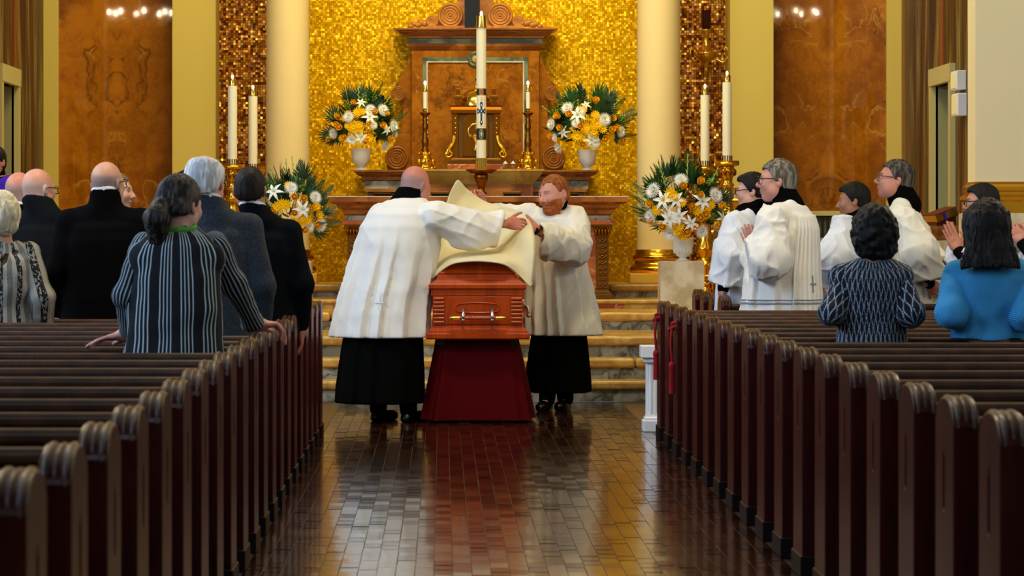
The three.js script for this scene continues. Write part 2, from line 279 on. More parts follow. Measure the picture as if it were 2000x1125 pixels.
{ // striped cardigan: groups of four pale stripes on navy, 0.1 m to a group
  M.stripe = cloth(0xffffff, { map: tex(256, 4, (x) => { const u = x / 256, k = [0.16, 0.33, 0.50, 0.67].some((c) => Math.abs(u - c) < 0.026); return k ? hex(0xb4c8d2) : hex(0x05080f); }), bumpMap: null, sheen: 0 });
  M.stripeSleeve = cloth(0xffffff, { map: tex(256, 4, (x) => { const u = x / 256 * 8 % 1; return Math.abs(u - 0.5) < 0.15 ? hex(0xa4b8c4) : hex(0x05080f); }), bumpMap: null, sheen: 0 });
  // black and white printed blouse: vertical bands of hatching, scales and plain black
  M.print = cloth(0xffffff, { map: tex(512, 512, (x, y) => {
    const band = Math.floor(x / 64), u = x % 64; if (u < 3) return hex(0x050506); if (band % 2 === 0) { const q = (x * 1.2 + y) % 12; return q < 6.5 ? hex(0xcfcabc) : hex(0x0a0a0c); }
    if (band % 4 === 1) { const c = Math.hypot((x % 16) - 8, ((y + (x >> 4 & 1) * 8) % 16) - 8); return c > 4 && c < 6.6 ? hex(0xbdb8aa) : hex(0x08080a); }
    return vnoise(x / 10, y / 14, 0, 3) > 0.66 ? hex(0x8e8a80) : hex(0x07070a);
  }), bumpMap: null });
  // navy jumper with interlocking pale ogee lines
  M.ogee = cloth(0xffffff, { map: tex(256, 512, (x, y) => {
    const u = x / 64, v = y / 128, w = 0.5 * Math.sin(v * Math.PI * 2) * 0.62; let m = 9;
    for (let k = -1; k <= 4; k++) for (const s of [-1, 1]) m = Math.min(m, Math.abs(u - (k + 0.5 + s * (0.25 + w * 0.5 * (k & 1 ? 1 : 1)))));
    const dot = hash2(x >> 2, y >> 3, 4) > 0.25; return m < 0.07 && dot ? hex(0xa9b8ca) : m < 0.12 ? hex(0x1c3048) : hex(0x060c18);
  }), bumpMap: null, sheen: 0.1 });
  M.knit = cloth(0x44b0f4, { bumpMap: tex(128, 128, (x, y) => { const q = ((x + y) % 16) / 16; const a = 0.5 + 0.5 * Math.sin(q * 6.283); return [a, a, a]; }, { srgb: false, repeat: [2.6, 2.6] }), bumpScale: 0.006 });
}
M.skin = phys({ color: 0xffffff, vertexColors: true, roughness: 0.5, sheen: 0.1 });
M.hair = (c) => phys({ color: c, roughness: 0.55, sheen: 0.25, bumpMap: weave, bumpScale: 0.001 });
M.leaf = [0x0e3814, 0x1a4a18, 0x123010, 0x2c5a1c].map((c) => phys({ color: c, roughness: 0.5, side: THREE.DoubleSide }));
M.stem = phys({ color: 0x7c9c2c, roughness: 0.5 }); M.bud = phys({ color: 0xb8cc50, roughness: 0.5 });
M.petalYellow = phys({ color: 0xf6c008, roughness: 0.85, specularIntensity: 0.3, side: THREE.DoubleSide }); M.petalGold = phys({ color: 0xf8b818, roughness: 0.85, specularIntensity: 0.3, side: THREE.DoubleSide });
M.petalWhite = phys({ color: 0xf6f4ea, roughness: 0.8, specularIntensity: 0.3, side: THREE.DoubleSide });
// ---------------------------------------------------------------- the church: shell, chancel, steps
const WZ = -34.6, SX = 4.06;                        // altar wall, chancel side walls
{ // nave shell, thick enough to close it
  const fl = struct('floor', 'dark waxed floor under the pews', 'floor');
  mesh('floor_bed', bb(-8.4, 8.4, -0.4, -0.035, -29.0, 5.2), M.mortar, fl); mesh('mortar_bed', bb(-1.068, 1.097, -0.035, -0.0035, -28.25, -9.9), M.mortar, fl);
  mesh('floor_field', bb(-8, -1.068, -0.035, 0, -28.3, 5), M.floor, fl); mesh('floor_field', bb(1.097, 8, -0.035, 0, -28.3, 5), M.floor, fl);
  mesh('floor_field', bb(-1.068, 1.097, -0.035, -0.002, -9.9, 5), M.floor, fl);
  // aisle bricks, 75 mm x 200 mm, long side along the aisle, half-bond; the ones nearest the camera are pieces of their own
  const W = 0.0746, L = 0.2, cols = 29, far = [[], [], [], []]; let one = 0;
  const variant = [0, 1, 2].map((i) => { const g = new THREE.BoxGeometry(W - 0.003, 0.036, L - 0.004, 1, 1, 1); const p = g.attributes.position; for (let k = 0; k < p.count; k++) if (p.getY(k) < 0) { p.setX(k, p.getX(k) * 1.02); } return g; });
  for (let r = 0; r < 92; r++) for (let c = 0; c < cols; c++) {
    const x = -1.067 + W * (c + 0.5) + (rnd() - 0.5) * 0.002, z = -9.9 - L * (r + 0.5 + (c & 1 ? 0.5 : 0)); if (z < -28.12) continue;
    const v = Math.floor(rnd() * 4), g = variant[r % 3], tx = (rnd() - 0.5) * 0.014, tz = (rnd() - 0.5) * 0.006, y = -0.018 + (rnd() - 0.5) * 0.0012;
    if (z < -13.9 && one < 300) { const m = mesh('brick', g, M.brick[v], fl); m.position.set(x, y, z); m.rotation.set(tx, 0, tz); one++; }
    else far[v].push(g.clone().rotateX(tx).rotateZ(tz).translate(x, y, z));
  }
  far.forEach((l, i) => tag(mesh('brick_paving', merge(l), M.brick[i], fl), 'rows of bricks further up the aisle', null, null, 'stuff'));
  const ce = struct('ceiling', 'plain plaster ceiling high over nave and chancel', 'ceiling');
  mesh('ceiling_slab', bb(-8.4, 8.4, 9.4, 9.8, -35.4, 5.4), M.ceiling, ce);
  for (const [x, z] of PANEL) { const l = mesh('lamp_panel', bx(1.3, 0.08, 1.3, x, 9.36, z), std({ color: 0x000000, emissive: new THREE.Color(1, 0.84, 0.56), emissiveIntensity: 4 }), ce); mesh('lamp_frame', merge([bx(1.4, 0.1, 0.05, x, 9.35, z - 0.675), bx(1.4, 0.1, 0.05, x, 9.35, z + 0.675), bx(0.05, 0.1, 1.4, x - 0.675, 9.35, z), bx(0.05, 0.1, 1.4, x + 0.675, 9.35, z)]), M.brass, l); }
  const wb = struct('wall_back', 'rear wall of the nave with its tall window', 'wall');
  mesh('wall_face', bb(-8.4, 8.4, 0, 9.4, 5, 5.4), M.plaster, wb);
  for (const s of [-1, 1]) {
    const w = struct(s < 0 ? 'wall_left' : 'wall_right', (s < 0 ? 'left' : 'right') + ' side wall of the nave', 'wall');
    mesh('wall_face', s < 0 ? bb(-8.4, -8, 0, 9.4, -29.6, 5) : bb(8, 8.4, 0, 9.4, -29.6, 5), M.plaster, w);
    const a = struct(s < 0 ? 'wall_arch_left' : 'wall_arch_right', 'cream wall beside the chancel arch, ' + (s < 0 ? 'left' : 'right'), 'wall');
    mesh('wall_face', s < 0 ? bb(-8, -4.28, 0, 9.4, -29.7, -29.15) : bb(4.34, 8, 0, 9.4, -29.7, -29.15), M.cream, a);
  }
  // windows: pale glazed panes in stone frames, daylight behind
  let n = 1; const pane = std({ color: 0x000000, emissive: new THREE.Color(0.62, 0.78, 1.0), emissiveIntensity: 1.6 });
  function win(w, h, x, y, z, turn) {
    const g = struct('window_' + n++, 'tall glazed window in a stone frame', 'window'); g.position.set(x, y, z); g.rotation.y = turn;
    mesh('pane', bx(w, h, 0.02, 0, 0, 0), pane, g); const f = [];
    for (const s of [-1, 1]) { f.push(bx(0.14, h + 0.28, 0.16, s * (w / 2 + 0.07), 0, 0), bx(w, 0.14, 0.16, 0, s * (h / 2 + 0.07), 0)); }
    f.push(bx(0.05, h, 0.08)); for (let i = 1; i < 5; i++) f.push(bx(w, 0.03, 0.06, 0, -h / 2 + i * h / 5, 0)); mesh('window_frame', merge(f), M.doorStone, g);
  }
  win(3.4, 2.4, -1.2, 7.75, 4.9, 0);
  for (let i = 0; i < 4; i++) { win(1.9, 3.6, -7.93, 4.9, -7 - i * 5.6, Math.PI / 2); win(1.9, 3.6, 7.93, 4.9, -7 - i * 5.6, Math.PI / 2); }
}
// steps up to the altar: siena slabs with rounded noses on grey risers
const STEP = [[28.25, 0.163], [28.58, 0.326], [28.92, 0.49], [30.7, 0.64], [32.1, 0.722], [33.0, 0.847]];
{
  const g = struct('sanctuary_steps', 'marble steps up to the altar, yellow slabs on grey risers', 'steps');
  const noseR = 0.03; let y0 = 0;
  STEP.forEach(([d, y], i) => {
    const dEnd = i < 5 ? STEP[i + 1][0] + 0.06 : 35.2, X = d < 29 ? 5.4 : SX + 0.1, t = i === 4 ? 0.04 : Math.min(0.075, y - y0 - 0.02);
    mesh('riser', bb(-X, X, i === 0 ? 0 : y0 - 0.05, y - t, -dEnd, -d - 0.035), i === 4 ? M.siena : M.grey, g);
    let x = -X, k = 0; while (x < X - 0.01) { const w = Math.min(k === 0 ? 1.1 + (i * 0.37) % 1 : 1.72, X - x); mesh('tread', rb(w - 0.003, t, dEnd - d, Math.min(noseR, t * 0.45), x + w / 2, y - t / 2, -(d + dEnd) / 2, 3), M.siena, g); x += w; k++; }
    y0 = y;
  });
}
const YP = 0.64, YA = 0.722, YT = 0.847;
{ // altar wall: gold mosaic between the columns, bronze strips, cream pilasters, marble panels, corner strips
  const P = (px, d) => (px - 863) * d / F - CX;
  const g = struct('wall_altar', 'altar wall with gold mosaic, bronze mosaic strips and marble panels', 'wall');
  mesh('wall_core', bb(-5, 5, 0, 9.4, -35.4, WZ - 0.02), M.cream, g);
  mesh('gold_mosaic', bb(-1.62, 1.62, YT, 9.4, WZ - 0.06, WZ), M.gold, g);
  for (const s of [-1, 1]) {
    const a = (u, v) => (s < 0 ? [-v, -u] : [u, v]);
    mesh('bronze_mosaic', bb(...a(1.62, 2.5), YT, 9.4, WZ - 0.06, WZ + 0.02), M.bronzeMosaic, g);
    // book-matched marble panel in two leaves mirrored about the joint
    for (const h of [0, 1]) {
      const geo = bb(...a(h ? 3.37 : 2.81, h ? 3.93 : 3.37), 1.5, 9.4, WZ - 0.04, WZ + 0.14), p = geo.attributes.position, uv = geo.attributes.uv, mid = s * 3.37;
      for (let i = 0; i < p.count; i++) uv.setXY(i, Math.abs(p.getX(i) - mid) / 2.0 + (s < 0 ? 0.37 : 0.02), (p.getY(i) + (s < 0 ? 0.6 : 2.3)) / 2.4);
      mesh('marble_leaf', geo, M.marble, g);
    }
    mesh('corner_strip', bb(...a(3.92, SX + 0.02), YP, 9.4, WZ - 0.04, WZ + 0.2), M.cream, g);
    // dado under the panel: dark ribbed stall backs above a grey band
    mesh('dado_cap', bb(...a(2.84, 3.95), 1.47, 1.515, WZ, WZ + 0.2), M.doorStone, g);
    mesh('dado_panel', bb(...a(2.84, 3.95), 1.26, 1.47, WZ, WZ + 0.1), M.green, g);
    for (let i = 0; i < 22; i++) { const x = s * (2.87 + i * 0.05); mesh('rib', bb(x - 0.012, x + 0.012, 1.27, 1.46, WZ + 0.1, WZ + 0.125), M.black, g); }
    mesh('dado_band', bb(...a(2.84, 3.95), 1.08, 1.26, WZ, WZ + 0.14), M.grey, g);
    mesh('dado_base', bb(...a(2.84, 3.95), YP, 1.08, WZ, WZ + 0.12), M.black, g);
    // pilaster on a stone pedestal with gilt base mouldings
    const p = struct('pilaster', 'cream pilaster with gilt base ' + (s < 0 ? 'left' : 'right') + ' of the altar, beside the bronze mosaic', 'pilaster');
    const pc = s * 2.6075;
    mesh('shaft', bb(...a(2.405, 2.81), 1.72, 9.4, WZ, WZ + 0.62), M.cream, p);
    mesh('gilt_base', moulding(0.41, 0.62, [[0.06, 1.5], [0.06, 1.54], [0.075, 1.56], [0.075, 1.59], [0.045, 1.61], [0.03, 1.64], [0.05, 1.66], [0.05, 1.69], [0.015, 1.71], [0.0, 1.73]], pc, 0, WZ), M.gilt, p);
    mesh('pedestal', bb(pc - 0.27, pc + 0.27, YP, 1.5, WZ, WZ + 0.69), M.paleStone, p);
    // column
    const cz = -33.52;
    const c = thing('column', 'round cream column with gilt base ' + (s < 0 ? 'left' : 'right') + ' of the altar', 'column', V(s < 0 ? P(561.5, 33.5) : P(1287, 33.5), YT, cz)); c.userData.kind = 'structure';
    mesh('shaft', lathe([[0.204, 0.3], [0.2, 0.36], [0.2, 1.2], [0.192, 5], [0.185, 8.55]], 48), M.columnPaint, c);
    mesh('gilt_base', lathe([[0.25, 0.09], [0.262, 0.105], [0.268, 0.13], [0.258, 0.155], [0.232, 0.165], [0.222, 0.19], [0.222, 0.205], [0.238, 0.215], [0.244, 0.235], [0.236, 0.255], [0.214, 0.265], [0.214, 0.3], [0.2, 0.31]], 48), M.gilt, c);
    mesh('plinth', rb(0.56, 0.09, 0.56, 0.008, 0, 0.045, 0), std({ color: 0xd8a83c, roughness: 0.35, metalness: 0.2 }), c);
  }
}
{ // chancel side walls of dark marble with stone door surrounds, cut as openings
  for (const s of [-1, 1]) {
    const g = struct(s < 0 ? 'wall_chancel_left' : 'wall_chancel_right', 'chancel side wall in streaked dark marble, ' + (s < 0 ? 'left' : 'right'), 'wall');
    const X = (a, b, ...r) => (s < 0 ? bb(-b, -a, ...r) : bb(a, b, ...r)), z0 = -32.02, z1 = -30.92, top = 2.6;
    const slab = merge([X(SX, SX + 0.5, YP - 0.2, 9.4, -34.45, z0), X(SX, SX + 0.5, YP - 0.2, 9.4, z1, -29.6), X(SX, SX + 0.5, top, 9.4, z0, z1)]);
    const p = slab.attributes.position, uv = slab.attributes.uv; for (let i = 0; i < p.count; i++) uv.setXY(i, (p.getZ(i) + (s < 0 ? 3.1 : 0)) / 2.6, p.getY(i) / 5.2);
    mesh('marble_facing', slab, M.darkMarble, g);
    const d = struct('door_' + (s < 0 ? 1 : 2), 'side doorway with pale stone surround in the ' + (s < 0 ? 'left' : 'right') + ' chancel wall', 'door');
    mesh('lintel', X(SX - 0.05, SX + 0.06, top, top + 0.15, z0 - 0.13, z1 + 0.13), M.doorStone, d);
    for (const z of [z0 - 0.065, z1 + 0.065]) mesh('jamb', X(SX - 0.045, SX + 0.06, YP, top, z - 0.065, z + 0.065), M.doorStone, d);
    mesh('reveal', merge([X(SX + 0.02, SX + 0.49, YP, top, z0 - 0.001, z0 + 0.03), X(SX + 0.02, SX + 0.49, YP, top, z1 - 0.03, z1 + 0.001)]), M.doorLeaf, d);
    mesh('door_leaf', X(SX + 0.4, SX + 0.45, YP, top, z0 + 0.03, z1 - 0.03), M.doorLeaf, d);
    mesh('handle', new THREE.SphereGeometry(0.03, 12, 8).translate(s * (SX + 0.37), 1.65, z1 - 0.15), M.brass, d);
    // pier of the chancel arch
    const q = thing('arch_pier', 'square cream pier with gilt base at the ' + (s < 0 ? 'left' : 'right') + ' of the chancel arch', 'pier', V(s * 4.166, 0, -29.21)); q.userData.kind = 'structure';
    mesh('shaft', bb(-0.2, 0.2, 1.72, 9.4, -0.21, 0.21), M.plaster, q);
    const prof = [[0.05, 1.47], [0.05, 1.56], [0.065, 1.575], [0.065, 1.6], [0.03, 1.615], [0.03, 1.64], [0.045, 1.65], [0.045, 1.68], [0.015, 1.7], [0, 1.72]];
    mesh('gilt_base', moulding(0.4, 0.42, prof, 0, 0, -0.21), M.gilt, q);
    mesh('pedestal', bb(-0.27, 0.27, 0, 1.47, -0.23, 0.28), M.paleStone, q);
  }
  // two white boxes on the right-hand chancel wall by the pier
  const b = [[4.0, 2.58, -30.33, 0.16, 'upper white wall box on the dark marble beside the right pier'], [3.985, 2.375, -30.28, 0.19, 'lower white wall box on the dark marble beside the right pier']];
  for (const [x, y, z, h, l] of b) { const t = thing('wall_box', l, 'box', V(SX, y, z), 0, 'white wall boxes'); mesh('housing', rb(0.08, h, 0.36, 0.008, -0.04, 0, 0), M.whitePaint, t); mesh('faceplate', rb(0.006, h - 0.03, 0.3, 0.002, -0.082, 0, 0), M.plaster, t); }
}
// ---------------------------------------------------------------- altar, reredos and what stands on them
function scroll(r, turns, thick, depth) { // a flat stone volute: stepped coil
  const l = []; for (let i = 0; i < 4; i++) l.push(new THREE.TorusGeometry(r * (1 - i * 0.25), thick * (1 - i * 0.14), 8, 28).translate(0, 0, depth));
  l.push(new THREE.CylinderGeometry(r, r, depth, 32).rotateX(Math.PI / 2).translate(0, 0, depth / 2), new THREE.SphereGeometry(r * 0.16, 10, 8).translate(0, 0, depth)); return merge(l);
}
{
  const a = thing('high_altar', 'marble altar with moulded table top and gilt pilasters behind the casket', 'altar', V(0.03, YA, -32.15));
  // mensa 2.63 m wide
  mesh('footing', bb(-1.28, 1.28, -0.1, 0.0, -0.7, 0.03), M.rouge, a);
  mesh('table_top', moulding(2.30, 0.62, [[0.02, 0.74], [0.04, 0.755], [0.05, 0.79], [0.09, 0.81], [0.105, 0.835], [0.15, 0.85], [0.17, 0.862], [0.17, 0.905]], 0, 0, -0.66), M.brownMarble, a);
  mesh('linen', bb(-1.33, 1.33, 0.906, 0.911, -0.66, 0.13), M.surplice, a);
  mesh('body', bb(-1.12, 1.12, 0, 0.74, -0.66, -0.1), M.rouge, a);
  mesh('frieze', bb(-1.17, 1.17, 0.7, 0.745, -0.66, -0.02), M.grey, a); mesh('frieze', bb(-1.2, 1.2, 0.66, 0.7, -0.66, 0.0), M.rouge, a);
  for (const x of [-1.1, -0.42, 0.42, 1.1]) {
    const p = mesh('pilaster', bb(x - 0.055, x + 0.055, 0.09, 0.55, -0.12, -0.02), M.bronze, a);
    const orn = []; for (let i = 0; i < 9; i++) { const y = 0.12 + i * 0.048; orn.push(tube([V(x - 0.035, y, -0.02), V(x, y + 0.024, -0.012), V(x + 0.035, y, -0.02)], 0.006, 6, 5), tube([V(x - 0.035, y + 0.024, -0.02), V(x, y, -0.012), V(x + 0.035, y + 0.024, -0.02)], 0.006, 6, 5)); }
    mesh('relief', merge(orn), M.giltDark, p);
    const cap = [bb(x - 0.06, x + 0.06, 0.55, 0.565, -0.13, -0.012), bb(x - 0.085, x + 0.085, 0.645, 0.662, -0.13, 0.005)];
    for (let i = 0; i < 5; i++) cap.push(new THREE.SphereGeometry(0.016, 8, 6).scale(1, 2.2, 1).translate(x - 0.056 + i * 0.028, 0.597, -0.02)); for (const s of [-1, 1]) cap.push(new THREE.TorusGeometry(0.017, 0.008, 6, 12).translate(x + s * 0.06, 0.632, -0.012)); cap.push(bb(x - 0.055, x + 0.055, 0.565, 0.645, -0.12, -0.03));
    mesh('capital', merge(cap), M.giltDark, p);
    mesh('pilaster_base', moulding(0.12, 0.1, [[0.035, 0], [0.035, 0.035], [0.02, 0.045], [0.02, 0.06], [0.0, 0.075], [0, 0.095]], x, 0, -0.12), M.bronze, p);
  }
  for (const x of [-0.76, 0, 0.76]) mesh('front_panel', bb(x - 0.2, x + 0.2, 0.1, 0.62, -0.11, -0.085), x ? M.rouge : M.green, a);
}
{
  const r = thing('reredos', 'carved orange marble reredos with scrolled crest against the gold mosaic', 'reredos', V(0.025, YT, -34.55));
  const H = (py, d) => EYE - (py - 448) * d / F - YT;       // height over the top step of a line seen at row py, depth d
  // gradine: two-storey shelf behind the altar
  const g0 = H(332, 33.35);
  mesh('shelf_body', bb(-1.0, 1.0, 0, g0 - 0.2, 0, 1.05), M.brownMarble, r);
  mesh('shelf_frieze', bb(-1.03, 1.03, g0 - 0.17, g0 - 0.1, 0, 1.09), M.grey, r);
  mesh('shelf_band', bb(-1.02, 1.02, g0 - 0.2, g0 - 0.17, 0, 1.12), M.brownMarble, r);
  mesh('shelf_cornice', moulding(2.06, 1.08, [[0.0, g0 - 0.1], [0.02, g0 - 0.09], [0.025, g0 - 0.06], [0.07, g0 - 0.04], [0.085, g0 - 0.02], [0.1, g0 - 0.015], [0.1, g0]], 0, 0, 0), M.brownMarble, r);
  mesh('centre_bay', bb(-0.52, 0.52, 0, g0 - 0.1, 0, 1.2), M.brownMarble, r);
  mesh('centre_cornice', moulding(1.04, 1.2, [[0, g0 - 0.13], [0.02, g0 - 0.11], [0.07, g0 - 0.05], [0.09, g0 - 0.02], [0.1, g0 - 0.01], [0.1, g0 + 0.006]], 0, 0, 0), M.siena, r);
  for (const s of [-1, 1]) for (const x of [0.33, 0.86]) { const b = []; for (let i = 0; i < 4; i++) b.push(new THREE.SphereGeometry(0.028, 8, 6).translate(s * x - 0.06 + i * 0.04, g0 - 0.25, x < 0.5 ? 1.2 : 1.06)); b.push(rb(0.17, 0.03, 0.06, 0.008, s * x, g0 - 0.21, x < 0.5 ? 1.21 : 1.07), rb(0.12, 0.12, 0.04, 0.01, s * x, g0 - 0.31, x < 0.5 ? 1.2 : 1.05)); mesh('console', merge(b), M.bronze, r); }
  for (const s of [-1, 1]) mesh('inlay', bb(s * 0.7 - 0.1, s * 0.7 + 0.1, g0 - 0.33, g0 - 0.29, 1.0, 1.055), M.green, r);
  // upper body
  const D = 0.34, yT = H(97, 34.2), y0 = g0;
  mesh('upper_body', bb(-0.6, 0.6, y0, yT, 0, D), M.marble, r);
  const bo = H(112, 34.2), bi = H(119.5, 34.2);
  mesh('border', merge([bb(-0.495, 0.495, bi, bo, D, D + 0.012), bb(-0.495, -0.46, y0, bi, D, D + 0.012), bb(0.46, 0.495, y0, bi, D, D + 0.012)]), M.green, r);
  mesh('fillet', merge([bb(-0.46, 0.46, bi - 0.012, bi, D, D + 0.018), bb(-0.46, -0.448, y0, bi - 0.012, D, D + 0.018), bb(0.448, 0.46, y0, bi - 0.012, D, D + 0.018)]), M.paleStone, r);
  const md = mesh('medallion', merge([new THREE.TorusGeometry(0.058, 0.016, 8, 28).translate(0, (bo + bi) / 2, D + 0.012), new THREE.CylinderGeometry(0.062, 0.062, 0.02, 28).rotateX(Math.PI / 2).translate(0, (bo + bi) / 2, D + 0.008)]), M.green, r);
  mesh('boss', new THREE.SphereGeometry(0.036, 16, 10).scale(1, 1, 0.5).translate(0, (bo + bi) / 2, D + 0.02), M.siena, md);
  // entablature
  mesh('entablature', moulding(1.2, D, [[0, yT - 0.01], [0.01, yT], [0.03, yT + 0.03], [0.035, yT + 0.055], [0.02, yT + 0.06]], 0, 0, 0), M.brownMarble, r);
  mesh('entablature_frieze', bb(-0.63, 0.63, yT + 0.06, yT + 0.1, 0, D + 0.03), M.green, r);
  mesh('cornice', moulding(1.26, D + 0.02, [[0.0, yT + 0.1], [0.015, yT + 0.11], [0.02, yT + 0.125], [0.09, yT + 0.16], [0.1, yT + 0.172], [0.14, yT + 0.182], [0.14, yT + 0.197]], 0, 0, 0), M.brownMarble, r);
  const yc = yT + 0.197;
  mesh('crest_ledge', bb(-0.46, 0.46, yc, yc + 0.025, 0.02, D + 0.08), M.rosy, r);
  const crest = new THREE.Shape(); crest.moveTo(-0.42, yc); crest.lineTo(0.42, yc); crest.quadraticCurveTo(0.34, yc + 0.12, 0.2, yc + 0.22); crest.quadraticCurveTo(0.14, yc + 0.3, 0.12, yc + 0.5); crest.lineTo(-0.12, yc + 0.5); crest.quadraticCurveTo(-0.14, yc + 0.3, -0.2, yc + 0.22); crest.quadraticCurveTo(-0.34, yc + 0.12, -0.42, yc);
  mesh('crest', extrude(crest, 0.2, 0.01, 0.04, 10), M.rosy, r);
  for (const s of [-1, 1]) {
    mesh('large_volute', scroll(0.105, 3, 0.014, 0.05).translate(s * 0.235, yc + 0.13, 0.24), M.rosy, r);
    mesh('small_volute', scroll(0.048, 2, 0.009, 0.05).translate(s * 0.405, yc + 0.075, 0.24), M.rosy, r);
    const leaf = []; for (let i = 0; i < 5; i++) leaf.push(new THREE.SphereGeometry(0.036 - i * 0.003, 10, 8).scale(1.3, 0.9, 0.8).translate(s * (0.47 + i * 0.035), yc + 0.055 - i * 0.006 + (i & 1) * 0.016, 0.25)); mesh('crest_leaf', merge(leaf), M.rosy, r);
    // side consoles, an S-scroll from cornice to shelf
    const c = new THREE.Shape(), yb = y0, h = yT - y0; c.moveTo(0.6, yb); c.lineTo(0.82, yb); c.quadraticCurveTo(0.86, yb + 0.12, 0.79, yb + 0.22); c.quadraticCurveTo(0.66, yb + 0.42, 0.69, yb + h * 0.56); c.quadraticCurveTo(0.79, yb + h * 0.62, 0.75, yb + h * 0.72); c.quadraticCurveTo(0.64, yb + h * 0.85, 0.62, yb + h * 0.97); c.lineTo(0.6, yb + h * 0.97);
    const sh = extrude(c, 0.2, 0.012, 0.06, 10); if (s < 0) { sh.scale(-1, 1, 1); const ix = sh.attributes.position; for (let i = 0; i < ix.count; i += 3) for (const at_ of Object.values(sh.attributes)) for (let k = 0; k < at_.itemSize; k++) { const t = at_.array[(i + 1) * at_.itemSize + k]; at_.array[(i + 1) * at_.itemSize + k] = at_.array[(i + 2) * at_.itemSize + k]; at_.array[(i + 2) * at_.itemSize + k] = t; } }
    mesh('side_console', sh, M.marble, r);
    mesh('console_volute', scroll(0.062, 2, 0.009, 0.05).translate(s * 0.725, yb + h * 0.64, 0.24), M.marble, r);
    mesh('console_volute', scroll(0.1, 2, 0.012, 0.05).translate(s * 0.74, yb + 0.13, 0.24), M.marble, r);
  }
  const x = thing('crucifix_shaft', 'black polished upright of the crucifix rising from the reredos crest', 'cross', V(0.0, YT + yc + 0.0, -34.2));
  mesh('upright', rb(0.142, 2.2, 0.09, 0.006, -0.005, 1.1, 0.03), M.black, x); mesh('cross_arm', rb(1.2, 0.142, 0.09, 0.006, -0.005, 1.65, 0.03), M.black, x);
  // tabernacle on a marble block
  const zt = -33.75, tb = thing('tabernacle', 'gilt domed tabernacle with pinnacles on the altar shelf', 'tabernacle', V(0.025, YT + g0, zt));
  mesh('block', rb(0.53, 0.06, 0.4, 0.006, 0, 0.03, 0.02), M.rouge, tb);
  mesh('plinth', moulding(0.42, 0.36, [[0.04, 0.06], [0.045, 0.09], [0.02, 0.1], [0.01, 0.115]], 0, 0, -0.18), M.bronze, tb);
  mesh('chamber', rb(0.34, 0.46, 0.3, 0.01, 0, 0.345, -0.02), M.bronze, tb);
  const door = new THREE.Shape(); door.moveTo(-0.12, 0); door.lineTo(0.12, 0); door.lineTo(0.12, 0.3); door.absarc(0, 0.3, 0.12, 0, Math.PI, false); door.lineTo(-0.12, 0);
  const dm = mesh('door', extrude(door, 0.03, 0.004, 0.12, 12).translate(0, 0.13, 0), M.giltDark, tb);
  mesh('relief', merge([new THREE.TorusGeometry(0.07, 0.012, 8, 24).translate(0, 0.36, 0.155), lathe([[0.0, 0.18], [0.045, 0.185], [0.012, 0.22], [0.012, 0.26], [0.05, 0.3], [0.052, 0.34]], 14).translate(0, 0, 0.15), bx(0.012, 0.09, 0.01, 0, 0.42, 0.155), bx(0.05, 0.012, 0.01, 0, 0.43, 0.155)]), M.brass, dm);
  mesh('band', moulding(0.42, 0.34, [[0, 0.52], [0.02, 0.53], [0.028, 0.56], [0.02, 0.585], [0.03, 0.6]], 0, 0, -0.17), M.giltDark, tb);
  const dome = []; for (let i = 0; i <= 10; i++) { const t = i / 10 * Math.PI / 2; dome.push([0.165 * Math.cos(t), 0.6 + 0.16 * Math.sin(t)]); }
  mesh('dome', lathe(dome, 32), M.brass, tb);
  mesh('finial', merge([new THREE.SphereGeometry(0.016, 10, 8).translate(0, 0.775, 0), bx(0.016, 0.11, 0.014, 0, 0.83, 0), bx(0.06, 0.016, 0.014, 0, 0.845, 0)]), M.gilt, tb);
  for (const s of [-1, 1]) {
    mesh('corner_post', merge([rb(0.06, 0.44, 0.06, 0.008, s * 0.19, 0.33, 0.12), rb(0.05, 0.1, 0.05, 0.006, s * 0.165, 0.65, 0.12), rb(0.085, 0.035, 0.07, 0.006, s * 0.165, 0.675, 0.12), rb(0.036, 0.07, 0.036, 0.006, s * 0.165, 0.725, 0.12)]), M.giltDark, tb);
    mesh('buttress', merge([tube([V(s * 0.2, 0.32, 0.14), V(s * 0.215, 0.25, 0.15), V(s * 0.25, 0.2, 0.16), V(s * 0.27, 0.15, 0.16)], 0.026, 12, 8), new THREE.TorusGeometry(0.028, 0.013, 8, 16).translate(s * 0.25, 0.15, 0.17)]), M.gilt, tb);
    for (let i = 0; i < 6; i++) mesh('bead', new THREE.SphereGeometry(0.012, 8, 6).translate(s * 0.19, 0.3 + i * 0.045, 0.152), M.gilt, tb);
  }
  // candlesticks on the shelf
  for (const s of [-1, 1]) {
    const c = thing('altar_candlestick', 'gilt baluster candlestick with a lit candle ' + (s < 0 ? 'left' : 'right') + ' of the tabernacle', 'candlestick', V(s * 0.475 + 0.03, YT + g0, -33.55), 0, 'shelf candlesticks');
    const base = [lathe([[0, 0], [0.098, 0], [0.1, 0.016], [0.078, 0.03], [0.07, 0.05], [0.082, 0.075], [0.074, 0.1], [0.045, 0.125], [0.05, 0.145], [0.058, 0.16], [0.03, 0.175]], 20)]; for (let i = 0; i < 6; i++) { const t = i / 6 * 6.283 + 0.3; base.push(new THREE.SphereGeometry(0.021, 8, 6).scale(1, 1.5, 1).translate(0.076 * Math.cos(t), 0.078, 0.076 * Math.sin(t)), new THREE.SphereGeometry(0.014, 8, 6).translate(0.055 * Math.cos(t + 0.5), 0.155, 0.055 * Math.sin(t + 0.5)), new THREE.SphereGeometry(0.02, 8, 6).translate(0.09 * Math.cos(t + 0.5), 0.018, 0.09 * Math.sin(t + 0.5))); }
    mesh('foot', merge(base), M.gilt, c);
